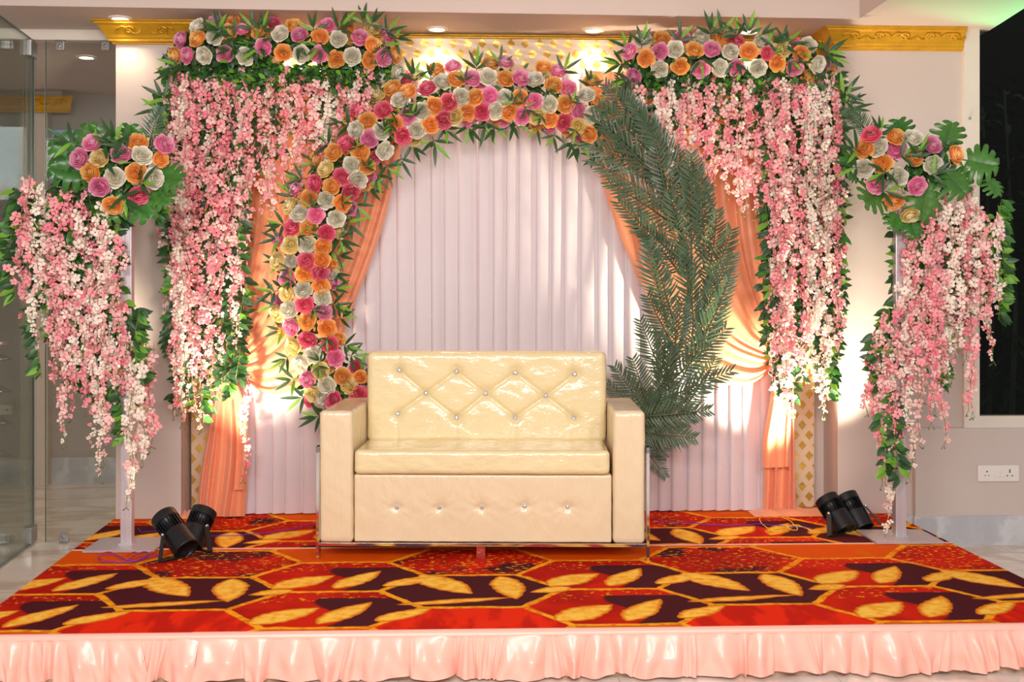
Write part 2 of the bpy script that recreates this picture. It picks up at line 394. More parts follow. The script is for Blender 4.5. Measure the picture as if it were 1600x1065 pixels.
# ------------------------------------------------------------------ setting
YP, YB, YF = 6.40, 6.66, 8.70                                  # pillar front, recess back, corridor wall
xL0, xL1 = P(181, 460, YP).x, P(283, 460, YP).x               # left pillar
xR0 = P(1309, 460, YP).x; xR1 = P(1503, 460, YP).x
xWin = P(1527, 460, YP).x
boxes('floor', M_floor, ((-6, -3, -.1), (6, 9.5, 0)))
mb = MB(); mb.box((xL0, YP, 0), (xL1, YP + .5, CEIL)); struct('wall_left', mb, M_wall)
boxes('wall_back', M_wall, ((xL1, YB, 0), (xR0, YB + .2, CEIL)))
boxes('wall_right', M_wall, ((xR0, YP, 0), (xR1, YP + .5, CEIL)),
      ((P(1425, 700, YP).x, YP - .05, 0), (P(1503, 700, YP).x, YP, P(1500, 667, YP).z)),
      ((P(1503, 700, YP).x, YP - .05, 0), (6, YP + .3, P(1500, 667, YP).z)))
bz = Pz(1500, 850, 0)
boxes('baseboard_right', M_base, ((xR0, YP - .012, 0), (P(1425, 700, YP).x + .004, YP, P(1420, 803, YP).z)),
      ((P(1425, 700, YP).x - .01, YP - .062, 0), (6, YP - .05, P(1500, 806, YP - .06).z)))
# ceiling: lower soffit with a raised tray in front, ending on a slant at the garden side
def prism(name, poly, z0, z1, m):
    mb = MB(); n = len(poly); mb.add([(x, y, z0) for x, y in poly] + [(x, y, z1) for x, y in poly],
           [tuple(range(n))[::-1], tuple(range(n, 2 * n))] + [(i, (i + 1) % n, (i + 1) % n + n, i + n) for i in range(n)])
    return struct(name, mb, m)
tl = Pz(-60, 7.5, CEIL); tr_ = Pz(1343, 29.5, CEIL); tc2 = Pz(1386, 0, CEIL); ce1 = Pz(1547, 47, CEIL); ce2 = Pz(1602, 12, CEIL)
tdir = (tc2 - tr_).normalized(); edir = (ce2 - ce1).normalized()
trf = tr_ + tdir * 3; cef = ce1 + edir * 3.0
prism('ceiling', [(-6, 9.5), (-6, tl.y - .02), (tl.x, tl.y), (tr_.x, tr_.y), (trf.x, trf.y), (cef.x, cef.y), (ce1.x, ce1.y), (ce1.x, 9.5)], CEIL, CEIL + .06, M_ceil)
mb = MB(); mb.add([(-6, tl.y - .02, CEIL + .06), (tl.x, tl.y, CEIL + .06), (tr_.x, tr_.y, CEIL + .06), (trf.x, trf.y, CEIL + .06),
                   (-6, tl.y - .02, CEIL + .22), (tl.x, tl.y, CEIL + .22), (tr_.x, tr_.y, CEIL + .22), (trf.x, trf.y, CEIL + .22)],
                  [(0, 1, 5, 4), (1, 2, 6, 5), (2, 3, 7, 6)]); struct('trim_1', mb, M_ceil)
prism('ceiling_2', [(-6, 7), (-6, 3.2), (trf.x, 3.2), (tr_.x + .1, 7)], CEIL + .16, CEIL + .2, mat('tray_paint', srgb(214, 200, 198), .7))

# gold cornices with scroll relief
def cornice(name, p0, p1, out, zt, h, depth, m, scroll=True, ret0=0., ret1=0., mit0=0., mit1=0.):
    """p0->p1 along the wall, out = unit normal into the room"""
    p0, p1, out = Vector(p0), Vector(p1), Vector(out); d = (p1 - p0).normalized(); Ln = (p1 - p0).length
    prof = [(1.0, 0), (1.0, -.06), (.86, -.09), (.86, -.16), (.72, -.24), (.42, -.62), (.36, -.74), (.30, -.78), (.30, -.88), (.14, -.93), (.12, -1.0), (0, -1.0)]
    n = max(2, int(Ln / .02)); A = []
    for a, z in prof:
        row = []
        for i in range(n + 1):
            s = i / n; lo = mit0 * a * depth; hi = Ln - mit1 * a * depth
            q = p0 + d * (lo + (hi - lo) * s) + out * (a * depth) + Vector((0, 0, zt + z * h)); row.append(q)
        A.append(row)
    mb = MB(); mb.grid(A)
    for e in (0, n): mb.add([A[k][e] for k in range(len(prof))] + [Vector((p0 if e == 0 else p1).to_tuple()) + Vector((0, 0, zt))], [tuple(range(len(prof) + 1))])
    o = mb.build(name, m, None, False, kind='structure')
    if scroll:
        sb = MB(); pitch = .135; k = int(Ln / pitch)
        for i in range(k):
            c = (i + .5) * Ln / k; sg = 1 if i % 2 else -1
            def on(u, v, lift=.004):
                a = .72 - .30 * v; return p0 + d * u + out * (a * depth + lift) + Vector((0, 0, zt - h * (.24 + .38 * v)))
            pts = [on(c + .030 * (1 - t / 14) * cos(sg * t * .75), .5 - .42 * (1 - t / 15) * sin(t * .75)) for t in range(14)]
            sb.tube(pts, [.0075 - .0003 * t for t in range(14)], 5)
            pts = [on(c - pitch * .5 + pitch * t / 8, .5 + .38 * sin(2 * pi * t / 8) * sg) for t in range(9)]; sb.tube(pts, .005, 5)
            for t in (1, 3, 5, 7):
                b0 = on(c - pitch * .5 + pitch * t / 8, .5 + .38 * sin(2 * pi * t / 8) * sg); b1 = on(c - pitch * .5 + pitch * t / 8 + .012, .5 + (.85 if t % 4 == 1 else -.75) * .5 * sg)
                sb.tube([b0, (b0 + b1) / 2, b1], [.002, .005, .001], 4)
        sb.build('scroll_relief', m, o, True, kind='stuff')
    return o
cz = CEIL - .001; ch = .118; cd = .10
cornice('trim_2', (xL0 - .0, YP, 0), (xL1, YP, 0), (0, -1, 0), cz, ch, cd, M_gold, mit0=-1.1, mit1=-1)
cornice('trim_3', (xL1, YP, 0), (xL1, YB, 0), (1, 0, 0), cz, ch, cd, M_gold, scroll=False, mit0=-1, mit1=1)
cornice('trim_4', (xL1, YB, 0), (xR0, YB, 0), (0, -1, 0), cz, ch, cd * .6, M_gold, scroll=False, mit0=1, mit1=1)
cornice('trim_5', (xR0, YB, 0), (xR0, YP, 0), (-1, 0, 0), cz, ch, cd, M_gold, mit0=.6, mit1=-1)
cornice('trim_6', (xR0, YP, 0), (xR1, YP, 0), (0, -1, 0), cz, ch, cd, M_gold, mit0=-1, mit1=.1)

# garden window at the right
win = boxes('window_1', M_frame, ((xR1, YP - .03, P(1500, 667, YP).z), (xWin, YP + .06, CEIL)),
            ((xWin, YP - .03, P(1500, 667, YP).z), (6, YP + .06, P(1500, 649, YP).z)))
boxes('pane', M_winglass, ((xWin, YP + .01, P(1500, 649, YP).z), (6, YP + .018, CEIL - .002)), parent=win)
mb = MB()
for py in (185, 505): mb.lathe([(.008, 0), (.008, .004), (.003, .006)], 10, M=Matrix.Translation(P(1515, py, YP - .031)) @ Matrix.Rotation(R(90), 4, 'X'))
mb.build('screw', M_steel, win)
boxes('wall_outer', M_night, ((xWin - .2, 8.4, 0), (7, 8.5, 4.2)))

# glass partition, corridor behind
YG = 6.60
gx = lambda px: P(px, 460, YG).x
zt_g = P(100, 64, YG).z
def bracket(parent, px, py, Y, up):
    mb = MB(); c = P(px, py, Y - .012); mb.box((c.x - .024, c.y - .006, c.z - .024), (c.x + .024, c.y + .006, c.z + .024))
    zz = c.z + (.024 if up else -.024); mb.box((c.x - .024, c.y - .02, zz - .004), (c.x + .024, c.y + .03, zz + .004))
    bevel(mb.build('bracket', M_steel, parent, False), .003, 2)
    mb = MB(); mb.lathe([(.009, 0), (.009, .004), (.004, .006)], 12, M=Matrix.Translation((c.x, c.y - .006, c.z)) @ Matrix.Rotation(R(90), 4, 'X')); mb.build('bolt', M_steel, parent)
pr = thing('glass_partition', 'fixed clear glass panel between the open glass door and the left wall pillar', 'glass panel', (gx(125), YG, 0))
def in_parent(o, p): o.parent = p; o.matrix_parent_inverse = Matrix.Translation(-Vector(p.location)); return o
def pane(x0, x1, p):
    mb = MB(); mb.box((x0, YG, .004), (x1, YG + .01, zt_g)); in_parent(mb.build('pane', M_glass, None, False), p)
    mb = MB(); mb.box((x0 - .003, YG - .001, .004), (x0, YG + .011, zt_g)); in_parent(mb.build('pane_edge', M_glassedge, None, False), p)
def fix(p):                                                     # parts were built in world space: keep them there
    for c in bpy.data.objects:
        if c.parent == p and c.matrix_parent_inverse == Matrix.Identity(4): c.matrix_parent_inverse = Matrix.Translation(-Vector(p.location))
pane(gx(71), gx(181), pr)
for px, py, u in ((94, 72, 1), (165, 72, 1), (100, 838, 0)): bracket(pr, px, py, YG, u)
fix(pr)
p2 = thing('glass_partition', 'fixed clear glass panel at the left edge behind the open glass door', 'glass panel', (gx(0), YG, 0))
pane(gx(-160), gx(56), p2)
for px, py, u in ((8, 72, 1), (14, 842, 0)): bracket(p2, px, py, YG, u)
fix(p2)
boxes('trim_7', M_frame, ((-6, YG - .03, zt_g), (xL0, YG + .05, CEIL)))
# swung-open door, running from the hinge towards the photographer
h0 = Vector((gx(56), YG - .04, 0)); hd = Pz(0, 888, 0); ddir = Vector((hd.x - h0.x, hd.y - h0.y, 0)).normalized(); dl = 1.0
Md = Matrix.Translation(h0) @ Matrix.Rotation(math.atan2(ddir.y, ddir.x), 4, 'Z')
door = obj('door_1', None, None, M=Md); tag(door, kind='structure')
mb = MB(); mb.box((.0, -.005, .012), (dl, .005, zt_g - .01)); mb.build('pane', M_glass, door, False)
mb = MB(); mb.box((-.003, -.006, .012), (0, .006, zt_g - .01)); mb.box((0, -.006, .008), (dl, .006, .012)); mb.box((0, -.006, zt_g - .01), (dl, .006, zt_g - .006)); mb.build('pane_edge', M_glassedge, door, False)
for z in (.02, zt_g - .11):
    mb = MB(); mb.box((-.02, -.018, z), (.10, .018, z + .09)); bevel(mb.build('hinge', M_steel, door, False), .004, 2)
hy0 = .62
mb = MB(); mb.tube([(hy0, -.07, CAMZ + (460 - 560) / 300 ), (hy0, -.07, CAMZ + (460 - 318) / 300)], .017, 14)
hn = mb.build('handle', mat('bronze_steel', srgb(140, 96, 76), .22, metal=.9), door)
for z in (CAMZ - 75 / 300, CAMZ + 30 / 300):
    mb = MB(); mb.tube([(hy0, -.07, z), (hy0, .05, z)], .009, 10); mb.build('standoff', M_steel, hn)

boxes('wall_far', M_farwall, ((-7, YF, 0), (xL1, YF + .2, CEIL)))
boxes('baseboard_far', M_base, ((-7, YF - .015, 0), (xL1, YF, P(100, 714, YF).z)))
fx = lambda px: P(px, 460, YF - .1).x
boxes('wall_far_pillar', M_farpillar, ((fx(32), YF - .10, 0), (fx(74), YF - .001, P(60, 151, YF - .1).z)))
boxes('wall_far_beam', M_farpillar, ((-7, YF - .14, P(60, 150, YF - .1).z), (fx(100), YF - .001, P(60, 122, YF - .1).z)))
cornice('trim_8', (-6, YF - .14, 0), (fx(112), YF - .14, 0), (0, -1, 0), P(60, 150, YF - .2).z, .11, .08, M_gold, mit0=0, mit1=-.6)
boxes('window_2', M_bluewin, ((-6, YF - .02, P(0, 290, YF).z), (fx(31), YF - .001, P(0, 200, YF).z)))
boxes('window_3', M_bluewin, ((fx(75), YF - .02, P(0, 290, YF).z), (fx(115), YF - .001, P(0, 203, YF).z)))
mb = MB(); c = P(6, 640, YF - .02); mb.box((c.x - .06, YF - .03, c.z - .035), (c.x + .06, YF, c.z + .035))
fs = thing('socket_plate', 'small white socket plate on the corridor wall behind the glass door', 'socket', (c.x, YF, c.z))
o = mb.build('plate', M_plastic, fs, False)
mb = MB(); [mb.box((c.x + d - .006, YF - .032, c.z - .008), (c.x + d + .006, YF - .0299, c.z + .008)) for d in (-.03, .03)]; mb.build('socket_hole', M_hole, fs, False); fix(fs)
fg = thing('gate_reflection', 'zigzag gate reflection at the left edge, built as pale bars behind the glass', 'reflection', (P(-20, 640, 8.0).x, 8.0, 0))  # zigzag reflection of a gate, modelled as solid bars behind the glass
for k in range(4):
    mb = MB(); a = P(-60, 510 + 50 * k + 60, 8.0); b = P(18, 560 + 50 * k, 8.0); a2 = P(-60, 510 + 50 * k, 8.03)
    mb.tube([a, b], .008, 6); mb.build('lattice_bar', M_steel, fg)
    mb = MB(); mb.tube([P(-60, 520 + 50 * k, 8.02), P(18, 562 + 50 * k, 8.02)], .008, 6); mb.build('lattice_bar', M_steel, fg)
mb = MB(); mb.tube([P(-62, 460, 8.01), (P(-62, 460, 8.01).x, 8.01, 0)], .012, 6); mb.build('lattice_post', M_steel, fg); fix(fg)

# switch plate at the right
sp_ = thing('socket_plate', 'white switch and socket plate low on the right wall', 'socket', P(1559, 739, YP - .05))
c = P(1559, 739, YP - .05)
mb = MB(); mb.box((c.x - .118, c.y - .014, c.z - .046), (c.x + .118, c.y, c.z + .046)); bevel(mb.build('plate', M_plastic, sp_, False), .005, 2)
for d in (-.012, .02):
    mb = MB(); mb.box((c.x + d - .013, c.y - .019, c.z - .02), (c.x + d + .013, c.y - .0141, c.z + .02)); bevel(mb.build('switch', M_plastic, sp_, False), .002, 2)
mb = MB()
for dx, dz, r in ((-.068, .012, .0045), (-.078, -.01, .003), (-.058, -.01, .003), (.062, .019, .0045), (.062, .009, .0045), (.048, -.012, .004), (.076, -.012, .004)):
    mb.lathe([(r, 0), (r, .001)], 10, M=Matrix.Translation((c.x + dx, c.y - .0142, c.z + dz)) @ Matrix.Rotation(R(90), 4, 'X'))
mb.build('socket_hole', M_hole, sp_); fix(sp_)

# ceiling downlights
for px, py, e, lb in ((188, 28, 9, 'recessed downlight in the ceiling above the left wall pillar'), (470, 40, 30, 'recessed downlight glowing above the left corner flower swag'),
                  (682, 37, 30, 'left one of two bare downlights over the gold brocade'), (930, 41, 30, 'right one of two bare downlights over the gold brocade'),
                  (1175, 45, 32, 'recessed downlight glowing above the right corner flower swag'), (135, 89, 12, 'nearer downlight in the corridor ceiling seen through the glass'),
                  (35, 148, 12, 'farther downlight in the corridor ceiling seen through the glass')):
    c = Pz(px, py, CEIL)
    if 400 < px < 1200: c.y = 6.47
    t = thing('downlight', lb, 'ceiling light', (c.x, c.y, CEIL), group='recessed ceiling downlights')
    mb = MB(); mb.lathe([(.062, -.001), (.062, -.006), (.045, -.009), (.042, -.003)], 28, close=False); mb.build('rim', M_lamprim, t)
    mb = MB(); mb.lathe([(.043, -.003), (.043, -.004)], 28); mb.build('diffuser', M_lamp, t)
    spot('downlight_beam', (c.x, c.y, CEIL - .03), (c.x, c.y - .02, 0), e * (5 if px < 150 else 1), (1.0, .80, .55), 120, .8, .04)

# ------------------------------------------------------------------ stage, carpets, skirt
def corner(px, py): q = Pz(px, py, STAGE); return q
FL, FR = corner(-62, 990), corner(1748, 976)
BL, BR = corner(184, 806), corner(1397, 804)
yf = (FL.y + FR.y) / 2 - .02
def lerp_x(a, b, y): return a.x + (b.x - a.x) * (y - a.y) / (b.y - a.y)
xl = lambda y: lerp_x(FL, BL, y); xr = lambda y: lerp_x(FR, BR, y)
YS = 5.62; YE = YB - .01
def slab(name, poly, z0, z1, m, **kw):
    mb = MB(); n = len(poly); mb.add([(x, y, z0) for x, y in poly] + [(x, y, z1) for x, y in poly],
           [tuple(range(n))[::-1], tuple(range(n, 2 * n))] + [(i, (i + 1) % n, (i + 1) % n + n, i + n) for i in range(n)])
    return mb.build(name, m, kw.pop('parent', None), False, **kw)
yq = YP - .005
deck = [(xl(yf), yf), (xr(yf), yf), (xr(yq), yq), (xR0 - .003, yq), (xR0 - .003, YE), (xL1 + .003, YE), (xL1 + .003, yq), (xl(yq), yq)]
slab('stage_platform', deck, 0, STAGE - .008, mat('stage_board', srgb(190, 160, 130), .6, noise=.1),
     label='low wooden stage platform under the red patterned carpet', cat='stage')
dc = Pz((595.6 + 878.8) / 2, 921.8, STAGE)
slab('carpet', [(xl(yf) , yf), (xr(yf), yf), (xr(YS), YS), (xl(YS), YS)], STAGE - .007, STAGE, carpet_mat('carpet_front', dc.x, dc.y),
     label='red and gold leaf patterned carpet piece on the front of the stage', cat='carpet', group='patterned carpet pieces on the stage')
slab('carpet', [(xl(YS), YS + .004), (xr(YS), YS + .004), (xr(yq), yq), (xR0 - .003, yq), (xR0 - .003, YE), (xL1 + .003, YE), (xL1 + .003, yq), (xl(yq), yq)],
     STAGE - .007, STAGE, carpet_mat('carpet_back', Pz(1094, 921.8, STAGE).x, dc.y + .99),
     label='red and gold patterned carpet piece at the back of the stage under the drapes', cat='carpet', group='patterned carpet pieces on the stage')
mb = MB(); mb.box((xl(YS), YS - .008, STAGE), (xr(YS), YS + .010, STAGE + .003)); mb.build('seam_tape', mat('seam_tape', srgb(226, 178, 150), .7), None, False,
     label='pale tape strip across the seam between the two carpet pieces', cat='tape')

def skirt(x0, x1, name, label, seed, dy=0):
    rg = random.Random(seed); n = int((x1 - x0) / .0045); m = 22
    ph = [rg.uniform(0, 6.28) for _ in range(9)]; fr = [rg.uniform(50, 95) for _ in range(4)]
    kn = [x0]
    while kn[-1] < x1 + .3: kn.append(kn[-1] + rg.choice([.03, .05, .08, .12, .15]))
    ws = [rg.uniform(-2.4, 2.4) for _ in kn]
    A = [[] for _ in range(m)]; k = 0
    for i in range(n + 1):
        x = x0 + (x1 - x0) * i / n
        while kn[k + 1] < x: k += 1
        u = (x - kn[k]) / (kn[k + 1] - kn[k]); wd = kn[k + 1] - kn[k]
        ridge = (abs(sin(pi * u)) ** .55) * (.35 + wd * 5.5) * (.55 + .45 * sin(k * 2.1) ** 2) + .25 * sin(u * 9 + k)
        lean = ws[k] * (1 - u) + ws[k + 1] * u
        for j in range(m):
            v = j / (m - 1); z = STAGE - .004 - v * (STAGE - .008)
            if j < 2: z = STAGE + .002 - v * .16
            amp = .002 + .040 * min(1, v * 1.7)
            yy = yf - .007 - dy - ridge * amp - .006 * v - .004 * sin(x * fr[0] + v * 5 + ph[0]) * v - .003 * sin(x * fr[1] * 1.7 - v * 9 + ph[1]) * v
            if j < 2: yy = yf - .010 - dy
            hem = .010 * sin(x * 9 + ph[3]) + .008 * sin(x * 31 + ph[4])
            zz = z + (max(0, hem) + .004) * v
            A[j].append((x + lean * .018 * v, yy, zz))
    mb = MB(); mb.grid(A); o = mb.build(name, M_skirt, None, True, label=label, cat='stage skirt', group='stage skirt pieces')
    top = MB(); top.grid([[(x0, yf - .012 - dy, STAGE - .012), (x1, yf - .012 - dy, STAGE - .012)], [(x0, yf - .013 - dy, STAGE + .004 + dy * .3), (x1, yf - .013 - dy, STAGE + .004 + dy * .3)], [(x0, yf + .02, STAGE + .004 + dy * .3), (x1, yf + .02, STAGE + .004 + dy * .3)]])
    top.build('hem_band', M_skirt, o)
sx = P(308, 1000, yf).x
skirt(xl(yf), sx + .01, 'stage_skirt', 'left short piece of gathered peach satin skirt along the stage front', 3)
skirt(sx - .02, xr(yf), 'stage_skirt', 'long piece of gathered peach satin skirt along the stage front', 11, .004)

# ------------------------------------------------------------------ backdrop: brocade, pleated white curtain, peach drapes
YBR = 6.575
bx0, bx1 = P(299, 500, YBR).x, P(1272, 500, YBR).x; bzt = P(800, 61, YBR).z
def cloth_panel(x0, x1, z0, z1, Y, m, name, parent=None, amp=.004, fr=9, **kw):
    n = max(6, int((x1 - x0) / .03)); r = 24; A = []
    for j in range(r + 1):
        z = z1 + (z0 - z1) * j / r
        A.append([(x0 + (x1 - x0) * i / n, Y + amp * sin(fr * (x0 + (x1 - x0) * i / n) + j * .35) + amp * .6 * sin(31 * (x0 + (x1 - x0) * i / n) - j * .8), z) for i in range(n + 1)])
    mb = MB(); mb.grid(A); return mb.build(name, m, parent, True, **kw)
bro = thing('brocade_backdrop', 'cream backdrop cloth with gold diamond medallions along the top and sides', 'backdrop cloth', (0, YBR, STAGE))
cloth_panel(bx0, bx1, P(800, 118, YBR).z, bzt, YBR, M_brocade, 'top_panel', bro)
cloth_panel(bx0, P(345, 500, YBR).x, STAGE + .004, P(800, 119, YBR).z, YBR, M_brocade, 'side_panel', bro, .003)
cloth_panel(P(1238, 500, YBR).x, bx1, STAGE + .004, P(800, 119, YBR).z, YBR, M_brocade, 'side_panel', bro, .003)
mb = MB(); mb.tube([(bx0, YBR + .02, bzt - .01), (bx1, YBR + .02, bzt - .01)], .012, 8); mb.build('rail', M_steel, bro); fix(bro)

YC = 6.50
def curtain(x0, x1, zt, zb, seed, label):
    rg = random.Random(seed); xs = []; x = x0; prof = []
    while x < x1:
        wd = rg.uniform(.07, .105); k = rg.uniform(.7, 1.2)
        prof.append((x, wd, k)); x += wd
    A = [[] for _ in range(13)]
    for x, wd, k in prof:
        for u, d in ((0, .0), (.05, -.014), (.14, -.022), (.35, -.020), (.6, -.012), (.82, -.004), (.93, .006), (.985, .010)):
            if x + wd * u > x1 + .02: continue
            for j in range(13):
                v = j / 12; sway = .004 * sin(3 * v + x * 5) ; s = .75 + .25 * v + .1 * sin(v * 6 + x * 17)
                A[j].append((x + wd * u + sway, YC + d * k * s, zt + (zb - zt) * v))
    mb = MB(); mb.grid(A); return mb.build('pleated_curtain', M_white, None, True, label=label, cat='curtain', group='white pleated backdrop curtains')
cm = P(742, 400, YC).x
curtain(P(345, 400, YC).x, cm + .01, P(700, 112, YC).z, STAGE + .006, 5, 'white pleated curtain on the left half of the backdrop behind the flower ring')
curtain(cm + .012, P(1240, 400, YC).x, P(700, 112, YC).z, STAGE + .006, 9, 'white pleated curtain on the right half of the backdrop behind the palm fronds')

def drape(name, keys, folds, Y0, amp, parent, seed, nu=150, nv=46, m=M_peach, end_amp=.35, Ybulge=0.):
    """keys: list of (u, waypoints in photo pixels from top to gather)"""
    rg = random.Random(seed); C = [np.array(catmull(k[1], nv)) for k in keys]; us = [k[0] for k in keys]
    ph = [rg.uniform(0, 6.28) for _ in range(4)]; fw = [rg.uniform(.6, 1.4) for _ in range(folds + 3)]
    cum = np.cumsum(fw[:folds]); cum = np.concatenate([[0], cum / cum[-1]])
    A = []
    for j in range(nv):
        row = []
        ptsj = [c[j] for c in C]
        for i in range(nu + 1):
            u = i / nu
            # smooth interpolation between key curves
            q = np.array([np.interp(u, us, [p[0] for p in ptsj]), np.interp(u, us, [p[1] for p in ptsj])])
            k = min(np.searchsorted(cum, u, side='right') - 1, folds - 1); fu = (u - cum[k]) / (cum[k + 1] - cum[k])
            wv = 1 - abs(2 * fu - 1) ** 1.6; sharp = wv * (.6 + .4 * sin(k * 2.4 + ph[0]))
            v = j / (nv - 1); tap = 1 - (1 - end_amp) * v
            d = amp * tap * (sharp if nu != 90 else wv * (.7 + .3 * sin(k * 2.4))) + Ybulge * sin(pi * v) * (.3 + .7 * u) + .006 * sin(7 * u + 4 * v + ph[1])
            row.append(P(q[0], q[1], Y0 - d))
        A.append(row)
    mb = MB(); mb.grid(A); return mb.build(name, m, parent, True)
YD = 6.455
tieL, tieR = (353, 567), (1227, 558)
dl_ = thing('peach_drape', 'peach satin drape on the left gathered to a tie beside the hanging blossoms', 'drape', P(353, 800, YD), group='tied peach satin drapes')
kL = [(0, [(300, 118), (306, 240), (315, 360), (326, 460), (340, 535), (347, 560), tieL]),
      (.25, [(390, 116), (392, 230), (385, 350), (372, 450), (360, 520), (352, 556), tieL]),
      (.5, [(480, 114), (476, 230), (458, 350), (430, 450), (398, 520), (366, 556), tieL]),
      (.72, [(560, 112), (550, 230), (522, 350), (490, 450), (450, 530), (395, 568), tieL]),
      (.88, [(610, 110), (598, 230), (570, 350), (532, 460), (488, 555), (410, 592), (355, 569)]),
      (1, [(645, 110), (626, 235), (596, 360), (553, 475), (510, 572), (428, 616), (357, 572)])]
drape('swag', kL, 15, YD, .055, dl_, 2, Ybulge=.05)
kt = [(0, [(345, 562), (336, 620), (322, 690), (312, 750), (308, 806)]),
      (.35, [(350, 565), (347, 620), (342, 690), (336, 750), (330, 806)]),
      (.7, [(356, 566), (362, 620), (364, 690), (360, 750), (352, 807)]),
      (1, [(362, 563), (376, 620), (386, 700), (386, 752), (383, 806)])]
drape('tail', kt, 5, YD - .02, .05, dl_, 4, nu=90, end_amp=1.2)
kr = [(0, [(352, 566), (366, 630), (370, 700), (366, 765)]), (1, [(360, 566), (384, 640), (386, 700), (381, 765)])]
drape('ruffled_edge', kr, 2, YD - .075, .02, dl_, 6, nu=30, end_amp=1.4)
mb = MB(); mb.tube([P(346 + 14 * t / 6, 570 - 8 * sin(pi * t / 6), YD - .09 * sin(pi * t / 6)) for t in range(7)], .007, 8); mb.build('tie_band', M_peach, dl_); fix(dl_)
dr_ = thing('peach_drape', 'peach satin drape on the right gathered to a tie under bright spotlight', 'drape', P(1227, 800, YD), group='tied peach satin drapes')
kR = [(0, [(1275, 120), (1262, 240), (1240, 360), (1232, 460), (1230, 520), (1229, 545), tieR]),
      (.25, [(1180, 118), (1176, 230), (1180, 350), (1192, 440), (1210, 510), (1222, 545), tieR]),
      (.5, [(1090, 116), (1092, 230), (1106, 350), (1135, 440), (1172, 510), (1208, 545), tieR]),
      (.72, [(1010, 114), (1018, 230), (1044, 350), (1082, 450), (1130, 525), (1190, 556), tieR]),
      (.88, [(960, 112), (970, 230), (1000, 350), (1046, 460), (1100, 550), (1172, 582), (1226, 561)]),
      (1, [(915, 110), (930, 235), (962, 350), (1015, 470), (1070, 562), (1155, 604), (1225, 563)])]
drape('swag', kR, 15, YD, .055, dr_, 3, Ybulge=.05)
kt = [(0, [(1236, 560), (1240, 620), (1242, 690), (1243, 750), (1244, 799)]),
      (.35, [(1230, 561), (1230, 620), (1230, 690), (1228, 750), (1226, 800)]),
      (.7, [(1224, 561), (1217, 620), (1213, 690), (1211, 750), (1209, 801)]),
      (1, [(1218, 560), (1204, 620), (1195, 690), (1193, 750), (1192, 800)])]
drape('tail', kt, 5, YD - .02, .05, dr_, 8, nu=90, end_amp=1.2)
kr = [(0, [(1236, 566), (1237, 620), (1235, 680), (1233, 729)]), (1, [(1212, 566), (1202, 630), (1192, 690), (1191, 731)])]
drape('ruffled_edge', kr, 3, YD - .08, .03, dr_, 9, nu=40, end_amp=1.4)
mb = MB(); mb.tube([P(1221 + 14 * t / 6, 562 - 8 * sin(pi * t / 6), YD - .09 * sin(pi * t / 6)) for t in range(7)], .007, 8); mb.build('tie_band', M_peach, dr_); fix(dr_)
# crumpled cloth spilled on the carpet
def puddle(px0, px1, py0, py1, label, seed):
    rg = random.Random(seed); a, b = Pz(px0, py1, STAGE), Pz(px1, py0, STAGE); n, m = 44, 16; A = []
    ph = [rg.uniform(0, 6) for _ in range(5)]
    for j in range(m + 1):
        row = []
        for i in range(n + 1):
            u, v = i / n, j / m; e = min(1, 6 * min(u, 1 - u, v, 1 - v))
            x = a.x + (b.x - a.x) * u; y = a.y + (b.y - a.y) * (v * (.75 + .25 * sin(u * 3 + ph[0])))
            z = STAGE + .003 + e * (.008 + .014 * abs(sin(u * 11 + v * 4 + ph[1])) + .008 * abs(sin(v * 9 + u * 3 + ph[2])))
            row.append((x, y, z))
        A.append(row)
    mb = MB(); mb.grid(A); mb.build('spilled_cloth', M_peach, None, True, label=label, cat='cloth')
puddle(1180, 1300, 797, 808, 'crumpled peach cloth spilled on the carpet beside the right spotlights', 1)
puddle(276, 312, 802, 811, 'small fold of peach cloth on the carpet at the foot of the left drape', 2)

# ------------------------------------------------------------------ flowers: templates
def rose_mesh(seed, mt):
    """nested cup petals: each rises from the base, bulges out and curls back in at the rim; the last two rings open outward"""
    rg = random.Random(seed); mb = MB()
    rings = [(.10, .78, 2, 1.6, -.1), (.24, .86, 3, 1.15, -.08), (.40, .86, 3, 1.25, -.05), (.56, .78, 4, .95, .0), (.72, .64, 4, 1.0, .05), (.86, .42, 5, .82, .12), (.96, .16, 6, .68, .16)]
    for k, (rm, zt, cnt, hw, fl) in enumerate(rings):
        off = rg.uniform(0, 6)
        for c in range(cnt):
            a0 = off + 2 * pi * c / cnt + rg.uniform(-.2, .2); rr = rm * rg.uniform(.90, 1.08); zz = zt + rg.uniform(-.09, .07); tl = rg.uniform(-.12, .12); ph = rg.uniform(0, 6)
            A = []
            for j in range(5):
                t = j / 4; row = []
                for i in range(7):
                    s = -1 + i / 3
                    r = rr * (.62 + .44 * sin(min(t * 1.1, 1) * pi / 2) + tl * s * .6 * t) * (1 - .08 * s * s) + fl * max(0, t - .55) * .8
                    r += .045 * sin(s * 4 + ph) * t * t
                    z = -.12 + (zz + .12) * t ** .8 - .07 * s * s * t * (1 + (rm > .8)) + .02 * sin(s * 8 + ph) * t
                    a = a0 + s * hw * (1 - .18 * t * s * s)
                    row.append((r * cos(a), r * sin(a), z))
                A.append(row)
            mb.grid(A)
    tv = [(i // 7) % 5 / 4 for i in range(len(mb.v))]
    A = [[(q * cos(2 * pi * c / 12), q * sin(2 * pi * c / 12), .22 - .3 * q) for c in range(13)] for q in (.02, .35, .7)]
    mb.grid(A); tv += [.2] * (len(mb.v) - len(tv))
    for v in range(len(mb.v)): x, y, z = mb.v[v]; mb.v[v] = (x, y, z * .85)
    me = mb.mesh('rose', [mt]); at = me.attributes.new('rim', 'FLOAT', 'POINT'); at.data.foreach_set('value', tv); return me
ROSEM = {k: [rose_mesh(i * 7 + ord(k), ROSE[k]) for i in range(3)] for k in ROSE}
